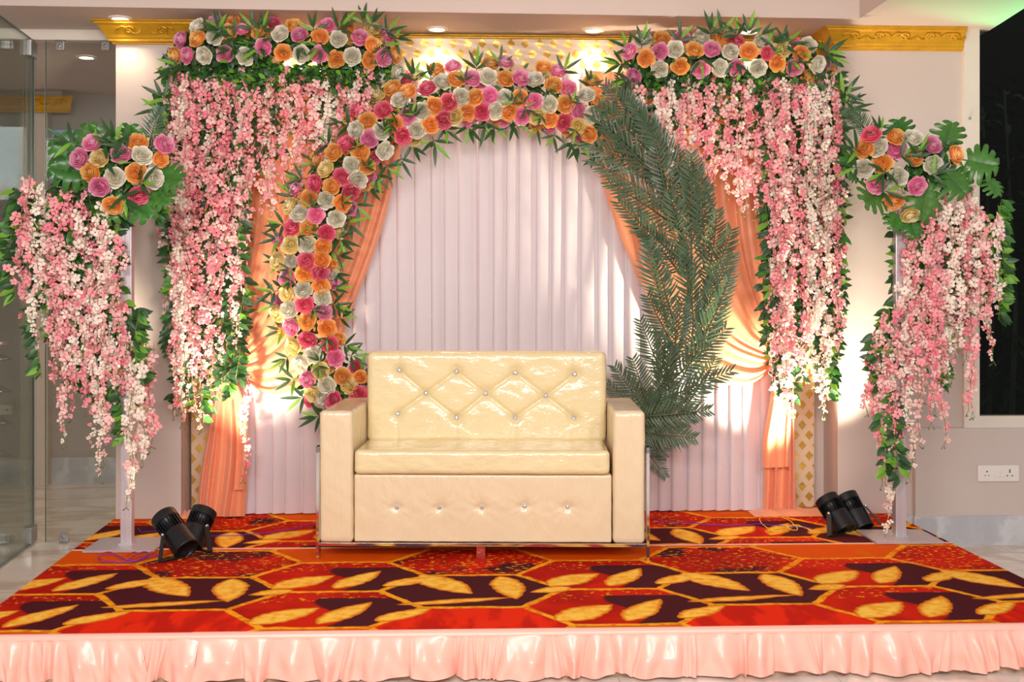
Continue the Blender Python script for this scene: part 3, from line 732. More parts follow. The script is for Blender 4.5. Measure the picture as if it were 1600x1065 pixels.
def orient(n, roll=0):
    n = Vector(n).normalized(); return n.to_track_quat('Z', 'Y').to_matrix().to_4x4() @ Matrix.Rotation(roll, 4, 'Z')
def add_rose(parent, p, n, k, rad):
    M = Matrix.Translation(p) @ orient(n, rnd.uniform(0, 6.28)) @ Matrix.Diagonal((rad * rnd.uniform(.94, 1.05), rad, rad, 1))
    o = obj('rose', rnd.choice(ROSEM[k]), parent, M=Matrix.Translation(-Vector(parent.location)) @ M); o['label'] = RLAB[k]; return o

def leaf_blade(mb, base, d, nrm, L, W, mi=0, curl=.15, seg=5, fold=.25):
    base, d, nrm = Vector(base), Vector(d).normalized(), Vector(nrm).normalized(); s = d.cross(nrm).normalized(); nrm = s.cross(d)
    A = []
    for j in range(seg + 1):
        t = j / seg; w_ = W * (sin(pi * min(1, t ** .8)) ** .8 if 0 < t < 1 else .03)
        c = base + d * (L * t) + nrm * (curl * L * (t - t * t * 1.6))
        A.append([c - s * w_ + nrm * (fold * w_), c, c + s * w_ + nrm * (fold * w_)])
    mb.grid(A, mi)
def spray_mesh(seed):
    rg = random.Random(seed); mb = MB(); mb.tube([(0, 0, 0), (0, .03, .004), (0, .055, 0)], [.0022, .0018, .001], 5, 0)
    n = rg.choice([4, 5]); li = rg.randrange(n)
    for i in range(n):
        a = -1.05 + 2.1 * i / (n - 1) + rg.uniform(-.12, .12)
        leaf_blade(mb, (0, .045 - .02 * abs(a), 0), (sin(a), cos(a), rg.uniform(-.1, .5)), (0, 0, 1), rg.uniform(.085, .12), .0095, 1 if i != li else 2, curl=.12)
    return mb.mesh('leaf_spray', [M_palmstem, M_leafd, M_leafl])
SPRAY = [spray_mesh(i) for i in range(6)]
def add_spray(parent, p, d, nrm, sc=1.0):
    d = Vector(d).normalized(); nrm = Vector(nrm).normalized(); x = d.cross(nrm).normalized(); z = x.cross(d)
    M = Matrix((x, d, z)).transposed().to_4x4(); M = Matrix.Translation(Vector(p) - Vector(parent.location)) @ M @ Matrix.Scale(sc, 4)
    return obj('leaf_spray', rnd.choice(SPRAY), parent, M=M)
def frond_mesh(seed):
    rg = random.Random(seed); mb = MB(); n = 21
    mb.tube([(0, t / 10, .10 * sin(pi * t / 10)) for t in range(11)], [.014 - .001 * t for t in range(11)], 5, 0)
    for i in range(n):
        t = .10 + .88 * i / (n - 1); prof = min(1, (t + .25) * 1.2) * (1 - .62 * max(0, t - .35) / .65)
        z = .10 * sin(pi * t)
        for sd in (-1, 1):
            a = R(58 - 26 * t) + rg.uniform(-.10, .10); L = .285 * prof * rg.uniform(.92, 1.08)
            leaf_blade(mb, (0, t, z), (sd * sin(a), cos(a), rg.uniform(.0, .22)), (0, 0, 1), L, .0128, 1, curl=.10, seg=4, fold=.45)
    return mb.mesh('palm_frond', [M_palmstem, M_palm])
FROND = [frond_mesh(i + 30) for i in range(4)]
def add_frond(parent, b, t, yb, yt, mesh=None, wide=1.0):
    pb, pt = P(b[0], b[1], yb), P(t[0], t[1], yt); d = pt - pb; L = d.length; d.normalize()
    nrm = Vector((rnd.uniform(-.25, .25), -1, rnd.uniform(-.1, .25))).normalized(); x = d.cross(nrm).normalized(); z = x.cross(d)
    M = Matrix((x, d, z)).transposed().to_4x4()
    M = Matrix.Translation(pb - Vector(parent.location)) @ M @ Matrix.Diagonal((wide, L, L * .7, 1))
    return obj('palm_frond', mesh or rnd.choice(FROND), parent, M=M)
def monstera_mesh(seed):
    rg = random.Random(seed); mb = MB(); n = 5
    mb.tube([(0, -.35, -.02), (0, 0, .0), (0, .5, .05), (0, .98, 0)], [.016, .014, .009, .003], 5, 0)
    def outl(t):
        f = R(160 - 155 * t); q = (.50 + .07 * (1 - sin(f)) * (1 if t > .5 else .2)) * (1 + .03 * sin(t * 25)); return Vector((sin(f) * q, .43 + cos(f) * q, 0))
    def rib(t): return Vector((.0, .06 + .80 * t ** 1.1, 0))
    for sd in (-1, 1):
        for i in range(n):                                      # blade strips parted by slits towards the margin
            t0, t1 = i / n, (i + 1) / n; g = rg.uniform(.16, .24) / n; Lf = rg.uniform(.94, 1.03); A = []
            for s_ in (0, .2, .42, .55, .7, .85, .95, 1.0):
                gg = 0 if s_ <= .42 else g * min(1, (s_ - .42) / .2); gg += (0, .10 / n, .26 / n)[max(0, (.85, .95, 1.0).index(s_))] if s_ >= .85 else 0
                row = []
                for u in (0, .25, .5, .75, 1):
                    t = t0 + gg + (t1 - t0 - 2 * gg) * u; a_, b_ = rib(t0 + (t1 - t0) * u), outl(t); p = a_.lerp(b_, s_ * Lf); p.x *= sd
                    p.z = .05 + .07 * sin(pi * s_) - .10 * s_ * s_ + .02 * sin(pi * u) * s_; row.append(p)
                A.append(row)
            mb.grid(A, 1)
    return mb.mesh('monstera_leaf', [M_palmstem, M_monst])
MONST = [monstera_mesh(i) for i in range(3)]
def add_monstera(parent, b, t, wpx, yb, yt, tilt=0.):
    pb, pt = P(b[0], b[1], yb), P(t[0], t[1], yt); d = pt - pb; L = d.length; d.normalize()
    nrm = (Vector((tilt, -1, .15))).normalized(); x = d.cross(nrm).normalized(); z = x.cross(d)
    wsc = wpx / F * yb / 1.02
    M = Matrix.Translation(pb - Vector(parent.location)) @ Matrix((x, d, z)).transposed().to_4x4() @ Matrix.Diagonal((wsc, L, L, 1))
    return obj('monstera_leaf', rnd.choice(MONST), parent, M=M)

def blossom(mb, p, rg, size, mi):
    """five-petalled small wisteria blossom, petals bent"""
    ax = Vector((rg.uniform(-1, 1), rg.uniform(-1.3, .2), rg.uniform(-.6, .6))).normalized()
    t = ax.cross(Vector((0, 0, 1)));
    if t.length < .1: t = Vector((1, 0, 0))
    t.normalize(); b = ax.cross(t); n = 4 if rg.random() < .6 else 5; a0 = rg.uniform(0, 6)
    for k in range(n):
        a = a0 + 2 * pi * k / n + rg.uniform(-.2, .2); d = t * cos(a) + b * sin(a); s = d.cross(ax); L = size * rg.uniform(.8, 1.1); lift = rg.uniform(.1, .6)
        p1 = p + d * (L * .15); p2 = p + d * (L * .6) + ax * (L * .25 * lift); p3 = p + d * L + ax * (L * .1 * lift) - ax * L * .12
        w1, w2, w3 = L * .12, L * .42, L * .26
        mb.add([p1 - s * w1, p1 + s * w1, p2 - s * w2, p2 + ax * (L * .08), p2 + s * w2, p3 - s * w3, p3 + ax * (L * .05), p3 + s * w3],
               [(0, 1, 4, 3), (0, 3, 2), (2, 3, 6, 5), (3, 4, 7, 6)], mi)
def add_strand(parent, px, y0, y1, Y, tone, rg, dens=1.0, size=.0255, lean=0.):
    """one hanging blossom garland: stem with blossoms as a sub-part"""
    a = P(px, y0, Y); b = P(px + lean, y1, Y); L = (a - b).length; n = max(4, int(L / .05)); loc = Vector(parent.location)
    ph = rg.uniform(0, 6)
    path = [a.lerp(b, i / n) + Vector((.012 * sin(ph + i * .9), .008 * cos(ph + i * .7), 0)) - loc for i in range(n + 1)]
    mb = MB(); mb.tube(path, .0016, 4, 0)
    for tw in range(2):                                        # budded tip
        q = path[-1]; mb.tube([q, q + Vector((rg.uniform(-.015, .015), 0, -.02)), q + Vector((rg.uniform(-.02, .02), 0, -.035))], [.0012, .001, .003], 4, 0)
    st = mb.build('blossom_strand', M_blossom[4], parent, True)
    bb = MB(); m = int(L / .0195 * dens)
    for i in range(m):
        t = (i + rg.random()) / m; q = path[min(n - 1, int(t * n))].lerp(path[min(n, int(t * n) + 1)], t * n - int(t * n))
        if rg.random() < .05: continue
        sp_r = .0105 if t < .85 else .008
        q = q + Vector((rg.gauss(0, sp_r), rg.gauss(0, sp_r * .9), 0)); sz = size * rg.uniform(.8, 1.2) * (1 if t < .88 else .65)
        if tone == 0: mi = rg.choice([0, 0, 0, 3, 1, 1])
        elif tone == 1: mi = rg.choice([1, 0, 1, 2])
        else: mi = rg.choice([2, 2, 2, 2, 1])
        blossom(bb, q, rg, sz, mi)
    bb.build('blossoms', M_blossom[:4], st, False, kind='stuff')
    return st
def add_vine(parent, px, y0, y1, Y, rg, dark=.8, big=.028, lean=0., step=.03, side=0, name='leaf_vine'):
    a = P(px, y0, Y); b = P(px + lean, y1, Y); L = (a - b).length; loc = Vector(parent.location); n = max(3, int(L / .06)); ph = rg.uniform(0, 6)
    path = [a.lerp(b, i / n) + Vector((.015 * sin(ph + i * .8), 0, 0)) - loc for i in range(n + 1)]
    mb = MB(); mb.tube(path, .0018, 4, 0)
    for i in range(int(L / step)):
        t = (i + rg.random()) / (L / step)
        if t > 1: break
        q = path[min(n - 1, int(t * n))].lerp(path[min(n, int(t * n) + 1)], t * n - int(t * n))
        sd = side or rg.choice([-1, 1]); r = rg.random(); mi = 1 if r < dark else (2 if r < dark + (1 - dark) * .5 else 3)
        leaf_blade(mb, q, (sd * rg.uniform(.3, 1.2), rg.uniform(-.5, .3), rg.uniform(-1.1, .2)), (rg.uniform(-.4, .4), -1, rg.uniform(0, .8)), big * 2 * rg.uniform(.8, 1.25), big * .5 * rg.uniform(.8, 1.1), mi, seg=4)
    return mb.build(name, [M_blossom[4], M_leafd, M_leafm, M_leafl], parent, True)
def foliage(parent, pts, rg, n, size, spread, mats=(M_leafd, M_leafm, M_leafl), prob=(.62, .9)):
    """dense backing leaves scattered about a path of points"""
    mb = MB(); loc = Vector(parent.location)
    for i in range(n):
        p = Vector(rg.choice(pts)) - loc + Vector((rg.gauss(0, spread[0]), rg.gauss(0, spread[1]), rg.gauss(0, spread[2])))
        r = rg.random(); mi = 0 if r < prob[0] else (1 if r < prob[1] else 2)
        leaf_blade(mb, p, (rg.uniform(-1, 1), rg.uniform(-1, .1), rg.uniform(-1, .9)), (rg.uniform(-.5, .5), -1, rg.uniform(-.2, .7)), size * 2 * rg.uniform(.7, 1.2), size * .52 * rg.uniform(.7, 1.1), mi, seg=3)
    return mb.build('foliage', list(mats), parent, True, kind='stuff')

def parse(s, x0, y0, sc):
    out = []
    for tok in s.split():
        a = tok.split(','); k = a[2]; out.append((x0 + float(a[0]) / sc, y0 + float(a[1]) / sc, k[0], .8 if 's' in k else 1.0, 'b' in k))
    return out

# ------------------------------------------------------------------ floral ring
YR = 6.24; RC = P(780, 449, YR); RR = 302 / F * YR
ring = thing('flower_ring', 'tall round ring behind the sofa, half covered in roses and half in palm fronds', 'flower arch', (RC.x, YR, STAGE))
mb = MB(); mb.tube([(RC.x + RR * cos(a) - ring.location.x, .05, RC.z - STAGE + RR * sin(a)) for a in [2 * pi * i / 96 for i in range(97)]], .014, 8, cap=False)
mb.build('hoop', mat('painted_iron', srgb(70, 70, 60), .5, metal=.5), ring)
mb = MB()
for s in (-1, 1):
    mb.tube([(s * .35, .05, RC.z - RR * math.sqrt(1 - (.35 / RR) ** 2) - STAGE), (s * .35, .05, .012)], .012, 8); mb.box((s * .35 - .02, -.12, 0), (s * .35 + .02, .16, .014))
mb.build('stand_foot', MATS['painted_iron'], ring)
RL = []
RL += parse('310,110,Hn 70,155,C 220,220,On', 420, 460, 5.322)[1:2]
RL += parse('320,220,O 185,270,P 485,280,O 325,375,H 205,430,C 510,415,H 370,500,W 550,525,P 265,570,W 425,640,C 325,705,P 615,680,O 480,755,W 660,755,C 375,825,C 745,830,H 530,875,H 725,600,Hsb 760,685,Os 585,370,Osb 500,590,Osb 340,880,Hsb 445,855,Ws 450,145,P 165,130,W 100,300,Osb', 420, 460, 5.322)
RL += parse('385,35,H 525,60,O 225,85,Ps 335,160,O 475,170,W 610,200,O 180,220,C 255,285,W 390,295,P 560,325,W 195,405,H 335,405,O 480,445,H 585,435,Csb 80,500,Psb 180,550,C 315,540,W 450,560,O 80,685,C 180,680,Wsb 315,680,H 435,670,O 155,820,P 300,785,O 425,780,H 530,720,Osb 525,780,Wsb 285,925,W 155,945,C 435,890,O 445,985,W 300,1040,H 95,1010,Psb 690,250,Psb 540,860,Psb', 420, 280, 5.322)
RL += parse('855,20,W 920,95,O 990,195,W 1050,130,O 1045,330,P 845,275,H 790,165,Cb 640,270,H 715,365,O 935,390,O 835,450,W 620,445,W 560,340,Osb 460,460,Csb 730,520,P 1010,490,H 540,560,H 655,625,O 860,615,W 435,630,O 585,735,W 705,745,O 770,670,Hsb 285,695,Ob 370,770,C 505,830,H 635,855,W 580,955,H 690,895,Osb 730,835,Psb 350,570,Psb', 440, 120, 5.325)
RL += parse('405,350,H 480,175,Ob 640,150,Pb 540,290,W 670,265,O 815,255,P 965,240,W 880,300,Psb 985,120,Ob 1115,110,Pb 1125,255,O 215,255,Hsb 310,235,Cb 355,550,W 470,505,O 600,475,H 715,425,W 845,425,O 975,415,P 1115,430,W 1035,550,W 905,560,H 770,565,O 550,635,H 655,600,C 430,680,O 300,730,W 1155,565,O 785,650,Psb 1040,640,Osb 1100,640,Psb 285,815,Csb', 600, 80, 5.915)
RL += parse('200,255,P 410,160,Ob 540,190,Pb 330,270,W 505,315,O 635,345,P 190,440,O 325,465,P 460,490,W 615,490,O 805,410,W 945,475,O 1010,350,Ps 860,285,Ob 735,555,P 850,590,W 470,625,O 600,655,H 355,600,C 215,600,P 455,715,Psb 340,690,Osb 825,765,O 725,690,C 650,745,Osb 750,810,Psb 420,240,Csb', 780, 80, 5.915)
for x, y, k, s, back in RL:
    off = math.hypot(x - 780, y - 449) - 302; a = math.atan2(449 - y, x - 780); q = max(-1, min(1, off / 62))
    dep = .10 * math.sqrt(1 - q * q) + (-.03 if back else .02)
    p = P(x, y, YR - dep); rad3 = Vector((cos(a), 0, sin(a)))
    n = Vector((0, -1, .06)) + rad3 * (q * .9) + Vector((rnd.uniform(-.3, .3), 0, rnd.uniform(-.3, .3)))
    add_rose(ring, p, n, k, .049 * (s if not back else s * .98))
# leafy underlay and pointed sprays along both edges of the rose half
arc = [P(780 + 302 * cos(R(a)), 449 - 302 * sin(R(a)), YR) for a in range(48, 222, 2)]
foliage(ring, arc, random.Random(4), 1500, .026, (.062, .022, .062))
rg = random.Random(12)
for a in range(54, 224, 6):
    for side in (-1, 1):
        aa = R(a + rg.uniform(-2, 2)); rr = 302 + side * rg.uniform(34, 44)
        if side > 0 and 75 < a < 120 and rg.random() < .3: continue
        px, py = 780 + rr * cos(aa), 449 - rr * sin(aa); d = Vector((cos(aa), 0, sin(aa))) * side + Vector((-sin(aa), 0, cos(aa))) * rg.uniform(-.6, .6) + Vector((0, -.15, 0)) + Vector((0, 0, -.35 if side < 0 else 0))
        add_spray(ring, P(px, py, YR - .04), d, (0, -1, .2), rg.uniform(.85, 1.1))
for i in range(26):
    a = R(rg.uniform(55, 215)); rr = 302 + rg.uniform(-26, 26); add_spray(ring, P(780 + rr * cos(a), 449 - rr * sin(a), YR - .135), (rg.uniform(-1, 1), -.25, rg.uniform(-1, 1)), (0, -1, .1), .62)
# palm fronds
FR_ = [((1075, 300), (985, 158)), ((1052, 350), (1018, 196)), ((1080, 470), (1070, 272)), ((1062, 322), (926, 182)), ((1050, 285), (915, 222)), ((1060, 335), (924, 250)),
       ((1065, 362), (950, 284)), ((1065, 410), (966, 316)), ((1066, 432), (992, 346)), ((1008, 225), (968, 122)), ((1020, 220), (945, 132)), ((1100, 420), (1088, 260)),
       ((1098, 470), (1143, 358)), ((1092, 500), (1146, 398)), ((1078, 590), (1082, 452)), ((1062, 560), (1011, 462)), ((1058, 530), (1022, 400)), ((1060, 600), (1140, 436)),
       ((1030, 612), (1134, 512)), ((1000, 640), (1142, 580)), ((1050, 640), (1030, 520)), ((1018, 660), (988, 560)), ((1018, 660), (960, 572)), ((1000, 660), (946, 596)),
       ((988, 652), (1108, 640)), ((985, 672), (1086, 650)), ((985, 672), (1086, 684)), ((1000, 690), (1040, 745)), ((996, 690), (1041, 715)), ((1040, 500), (1010, 372)),
       ((1085, 520), (1062, 380)), ((1095, 560), (1112, 420)), ((1070, 420), (1046, 300)), ((1100, 450), (1120, 330)), ((1045, 590), (1065, 470)), ((1025, 640), (1050, 540)),
       ((1020, 650), (1090, 600)), ((1040, 600), (1000, 500)), ((1045, 270), (1000, 180)), ((1065, 330), (1055, 230)), ((1080, 380), (1105, 290)), ((1085, 350), (1080, 240)),
       ((1075, 560), (1128, 470)), ((1060, 650), (1118, 560)), ((1030, 700), (1010, 610)), ((1020, 240), (935, 165)), ((1005, 700), (1060, 690))]
rg = random.Random(5)
for i, (b, t) in enumerate(FR_):
    k = 1.0; yb = YR - .01 - rg.uniform(0, .05); yt = YR - .06 - .10 * rg.random()
    add_frond(ring, b, t, yb, yt, wide=rg.uniform(.50, .60) * (1 if math.hypot(b[0] - t[0], b[1] - t[1]) > 90 else .6))

# ------------------------------------------------------------------ corner swags with hanging blossoms
def swag(name, label, roses, x0, x1, ytop, ybot, Y, lens, seed, leafedges, rail_y):
    rg = random.Random(seed); c = P((x0 + x1) / 2, 80, Y)
    t = thing(name, label, 'flower swag', (c.x, Y, P(x0, ybot, Y).z), group='corner flower swags with hanging blossoms')
    loc = Vector(t.location)
    mb = MB(); a, b = P(x0 + 10, rail_y, Y + .03) - loc, P(x1 - 10, rail_y + 4, Y + .03) - loc; mb.tube([a, b], .012, 8)
    mb.build('rail', MATS['painted_iron'], t)
    ym = (ytop + ybot) / 2
    for x, y, k, s, back in roses:
        q = max(-1, min(1, (y - ym) / ((ybot - ytop) / 2))); e = max(-1, min(1, (x - (x0 + x1) / 2) / ((x1 - x0) / 2)))
        dep = .11 * math.sqrt(max(0, 1 - q * q * .9)) - (.04 if back else 0)
        n = Vector((e * abs(e) ** 3 * 1.2 + rg.uniform(-.25, .25), -1, -q * .55 + rg.uniform(-.2, .2)))
        add_rose(t, P(x, y, Y - dep), n, k, .047 * s)
    pts = [P(x, rg.uniform(ytop + 26, ybot), Y - .02) for x in np.linspace(x0 + 12, x1 - 12, 60)]
    foliage(t, pts, rg, 600, .026, (.02, .03, .014))
    pts = [P(x, rg.uniform(ybot - 6, ybot + 22), Y - .01) for x in np.linspace(x0 + 12, x1 - 12, 60)]
    foliage(t, pts, rg, 600, .024, (.03, .03, .02), prob=(.45, .85))
    for x, y, dx, dz in leafedges:
        add_spray(t, P(x, y, Y - .10), (dx, -.2, dz), (0, -1, .25), rg.uniform(.9, 1.1))
    for x, yb, tone, yy, ytp in lens:
        add_strand(t, x, ytp, yb, Y + yy, tone, rg, lean=rg.uniform(-4, 4))
    return t, rg
YSW = 6.22
LR = parse('475,185,W 690,120,Pb 920,110,Osb 275,335,P 470,330,O 680,295,W 855,235,O 1020,215,Ps 1255,235,O 1400,130,Hb 195,530,O 345,535,P 555,525,W 815,520,P 1060,545,W 1290,435,P', 250, 20, 8)
LR += parse('100,500,O 70,265,W 240,170,Ob 310,280,P 560,300,O 790,330,W 650,165,Pb 900,200,Ob 1060,310,P 1225,415,O 1400,270,Pb 325,510,W 540,520,P 765,580,O 960,545,W 1180,595,O 1360,560,P 1495,530,Ob 1525,740,W 1200,200,Cb', 430, 20, 8)
rg = random.Random(21); lens = []
for i in range(22):                                              # long part over the pillar edge
    x = 262 + 122 * (i + rg.random()) / 22
    yb = 560 + 90 * rg.random() if x < 345 else (500 + 90 * rg.random())
    if 300 < x < 330: yb += 40
    if i % 5 == 0: yb -= rg.uniform(60, 160)
    lens.append((x, yb, rg.choice([0, 0, 0, 1, 2, 2]), rg.uniform(-.09, .03), 100 + 25 * rg.random()))
for i in range(27):
    x = 384 + 214 * (i + rg.random()) / 27; base = 340 - (x - 384) * .62
    lens.append((x, base + rg.uniform(-45, 22), rg.choice([0, 0, 1, 1, 2]), rg.uniform(-.09, .05), 104 + 34 * rg.random()))
lens.append((276, 640, 0, -.05, 110)); lens.append((285, 660, 0, -.02, 110)); lens.append((384, 745, 0, .02, 585))
le = [(340, 56, .2, 1), (398, 52, -.3, 1), (408, 55, .3, 1), (395, 70, .9, .3), (372, 62, -.8, .4), (372, 74, -1, -.2), (392, 68, 0, -1), (412, 66, -.6, -.8), (290, 104, -1, .1), (283, 108, -1, -.3),
      (568, 42, 0, 1), (576, 44, .7, .8), (598, 54, .9, .5), (600, 62, .2, -1), (490, 55, 0, 1), (524, 52, .6, .6), (505, 62, -.4, -.9), (463, 60, .3, -1), (355, 50, -.9, .2), (262, 160, -.8, .8), (258, 172, -1, .1), (262, 168, -.8, -.5), (610, 60, 1, -.1)]
swL, rg = swag('flower_swag', 'left corner swag of roses with long curtains of hanging pink blossoms', LR, 262, 620, 36, 110, YSW, lens, 31, le, 72)
for i in range(20):
    x = 268 + 112 * (i + rg.random()) / 20; add_vine(swL, x, 100, rg.uniform(480, 640), YSW + .015, rg, .82, .03, step=.016)
for i in range(18):
    x = 380 + 220 * (i + rg.random()) / 18; add_vine(swL, x, 100, 262 - (x - 380) * .4 + rg.uniform(-30, 25), YSW + .02, rg, .8, .03, step=.018)
for x, y0, y1, s in ((380, 280, 420, 1), (382, 430, 520, 1), (376, 540, 590, 1), (262, 380, 470, -1), (250, 150, 230, -1), (300, 560, 640, -1), (258, 130, 200, -1), (318, 600, 660, 1)):
    add_vine(swL, x - 4 * s, y0, y1, YSW - .03, rg, .55, .034, side=s, step=.028)
RRS = parse('365,260,W 595,245,Ob 845,240,Pb 1090,230,Wb 1370,240,Ob 1525,290,Hb 190,400,P 395,485,O 565,400,P 760,380,W 1005,390,O 1220,380,P 1450,405,W 570,615,W 820,590,O 1080,620,P 1320,610,W 1535,610,P 245,710,P', 960, 30, 8)
RRS += parse('300,310,O 410,500,W 645,440,O 460,200,Wb 835,220,Hb 1010,240,Wb 930,335,O 845,500,P 1120,455,W 1220,440,Psb 1010,610,O 1160,660,P 1270,605,Ob 1275,795,W 700,280,C 520,330,Hs', 1130, 40, 7.605)
rg = random.Random(22); lens = []
for i in range(26):
    x = 1192 + 124 * (i + rg.random()) / 26
    yb = 560 + 90 * rg.random() - (30 if x > 1300 else 0)
    if x < 1208: yb = rg.uniform(380, 520)
    if i % 5 == 0: yb -= rg.uniform(60, 160)
    lens.append((x, yb, rg.choice([0, 0, 0, 1, 1, 2, 2]), rg.uniform(-.09, .03), 112 + 25 * rg.random()))
for i in range(26):
    x = 1000 + 194 * (i + rg.random()) / 26; base = 235 + (x - 1000) * .42
    lens.append((x, base + rg.uniform(-45, 32), rg.choice([0, 0, 1, 1, 2, 2]), rg.uniform(-.09, .05), 112 + 34 * rg.random()))
le = [(1110, 60, 0, 1), (1126, 62, .2, 1), (1155, 62, -.6, 1), (1168, 60, .1, 1), (1180, 60, .9, .5), (1195, 70, .8, .2), (1216, 72, 1, .3), (1235, 74, -.8, .5), (1240, 80, .9, -.2), (1282, 82, 1, .1), (1285, 84, .9, -.4),
      (985, 82, -.7, .7), (980, 100, -1, -.1), (1002, 76, .1, 1), (1098, 84, -.3, -.8), (1060, 70, .3, .9), (1145, 90, .4, -.8), (1228, 90, .9, -.6), (1315, 160, 1, .1), (1318, 168, 1, -.3), (1312, 150, .9, .6), (985, 118, -.8, -.7)]
swR, rg = swag('flower_swag', 'right corner swag of roses with long curtains of hanging pink blossoms', RRS, 975, 1316, 52, 122, YSW, lens, 33, le, 86)
for i in range(20):
    x = 1196 + 118 * (i + rg.random()) / 20; add_vine(swR, x, 112, rg.uniform(480, 630), YSW + .015, rg, .82, .03, step=.016)
for i in range(18):
    x = 1000 + 196 * (i + rg.random()) / 18; add_vine(swR, x, 112, 200 + (x - 1000) * .3 + rg.uniform(-30, 30), YSW + .02, rg, .8, .03, step=.018)
for x, y0, y1, s in ((1196, 320, 400, -1), (1200, 400, 490, -1), (1316, 180, 300, 1), (1312, 300, 430, 1), (1310, 430, 540, 1), (1296, 560, 620, 1), (1318, 140, 220, 1), (1300, 520, 600, -1)):
    add_vine(swR, x - 4 * s, y0, y1, YSW - .03, rg, .55, .034, side=s, step=.028)

# ------------------------------------------------------------------ flower stands
def stand(label, postx, basey, pl, top_y, Y, roses, monst, fronds, strands, vines, cloud, seed, sprays):
    rg = random.Random(seed); b = P(postx, basey, Y); t = thing('flower_stand', label, 'flower stand', (b.x, Y, STAGE), group='metal flower stands beside the stage')
    loc = Vector(t.location); ht = P(postx, top_y, Y).z - STAGE
    mb = MB(); mb.box((-.027, -.027, .012), (.027, .027, ht)); bevel(mb.build('post', M_post, t, False), .003, 2)
    mb = MB(); mb.box((-.17, -.15, .0015), (.17, .15, .014)); bevel(mb.build('base_plate', M_post, t, False), .002, 1)
    mb = MB(); mb.box((-.034, -.034, .014), (.034, .034, .02)); mb.build('weld_collar', M_post, t, False)
    for x, y, k, s, back in roses:
        add_rose(t, P(x, y, Y - .13 - rg.uniform(0, .04) + (.05 if back else 0)), ((x - cloud[0]) / 130 + rg.uniform(-.2, .2), -1, (cloud[1] - y) / 90 + rg.uniform(-.2, .2)), k, .049 * s)
    for bb, tt, wp, tl in monst: add_monstera(t, bb, tt, wp * 1.15, Y - .09, Y - .13, tl)
    for bb, tt, wd in fronds: add_frond(t, bb, tt, Y - .02, Y - .05, wide=wd)
    pts = [P(rg.uniform(cloud[0] - cloud[2], cloud[0] + cloud[2]), rg.uniform(cloud[1] - cloud[3], cloud[1] + cloud[3]), Y - .05) for _ in range(60)]
    foliage(t, pts, rg, 300, .028, (.01, .03, .01), prob=(.6, .9))
    for x, y, dx, dz in sprays: add_spray(t, P(x, y, Y - .16), (dx, -.2, dz), (0, -1, .2), rg.uniform(.9, 1.15))
    for x, y0, y1, tone, dy in strands: add_strand(t, x, y0 + (rg.uniform(20, 130) if y0 < 400 and y1 > 560 and rg.random() < .55 else 0), y1, Y + dy, tone, rg, lean=rg.uniform(-4, 4), size=.0245)
    for v in vines: add_vine(t, v[0], v[1], v[2], Y + v[3], rg, v[4], v[5] if len(v) > 5 else .032, side=v[6] if len(v) > 6 else 0, step=.013)
    return t
JR = parse('400,415,P 565,410,C 740,375,P 910,390,W 510,285,P 700,270,Cs 885,285,O 490,530,O 685,570,W 870,535,O 1015,580,W 565,650,P 675,800,O 1100,300,P 1070,420,Os 890,720,H', 50, 170, 5.325)
rg = random.Random(41); st = []
for x, y0, y1, tn in ((38, 282, 500, 0), (44, 275, 470, 0), (56, 290, 545, 2), (66, 285, 520, 2), (80, 300, 560, 0), (88, 320, 640, 0), (97, 300, 600, 0), (104, 330, 690, 1), (112, 295, 650, 0), (120, 330, 610, 2),
                      (128, 300, 640, 0), (134, 340, 590, 2), (142, 330, 650, 0), (150, 340, 700, 1), (158, 320, 745, 2), (166, 330, 720, 1), (176, 360, 640, 2), (184, 340, 600, 0), (194, 470, 620, 0), (200, 520, 770, 2), (206, 560, 785, 2),
                      (213, 540, 740, 1), (220, 560, 720, 2), (228, 520, 700, 0), (236, 540, 690, 0), (30, 330, 440, 0), (74, 330, 470, 1), (148, 420, 560, 1), (170, 300, 420, 2)):
    st.append((x, y0, y1, tn, rg.uniform(-.14, -.03)))
vn = [(x, 280 + rg.uniform(0, 30), yb, rg.uniform(-.03, .03), .6) for x, yb in ((40, 420), (60, 480), (80, 530), (95, 560), (110, 600), (125, 580), (140, 620), (155, 640), (170, 560), (180, 620), (100, 500), (130, 540), (70, 440), (150, 500), (50, 380), (165, 460), (120, 470), (185, 520), (90, 420))]
vn += [(20, 290, 470, -.05, .7, .036, -1), (34, 300, 420, -.04, .7, .036, -1), (60, 480, 590, -.1, .4, .034, -1), (215, 480, 600, -.08, .6, .036, 1), (205, 480, 640, -.04, .6, .036, 1), (195, 470, 600, -.03, .6, .036, 0), (190, 600, 690, -.06, .5, .034, -1), (245, 320, 345, -.02, .5, .034, 1)]
stL = stand('tall metal flower stand at the left with roses, broad cut leaves and trailing blossoms', 199, 852, None, 300, 5.70, JR,
      [((150, 240), (138, 188), 58, 0), ((118, 245), (78, 215), 50, -.3), ((140, 272), (70, 262), 62, -.2), ((205, 232), (204, 190), 50, 0), ((246, 275), (290, 283), 55, .3), ((212, 300), (236, 348), 62, .1), ((240, 300), (268, 322), 44, .3), ((195, 305), (160, 350), 50, 0), ((175, 250), (165, 215), 50, .0)],
      [((228, 250), (250, 168), .42), ((215, 250), (262, 215), .35)], st, vn, (165, 262, 62, 26), 51,
      [(120, 225, -1, .3), (180, 232, 0, 1), (205, 235, -.8, .4), (160, 255, .9, .3), (190, 300, .5, -.8), (212, 290, .6, .2), (150, 235, .8, .6)])
KR = parse('260,255,H 450,275,O 585,285,W 205,365,O 310,355,W 460,375,P 745,345,P 595,440,O 920,415,O 200,520,W 350,480,O 750,490,W 470,590,W 300,655,P 620,665,P 440,780,O 560,890,C', 1310, 160, 5.073)
st = []
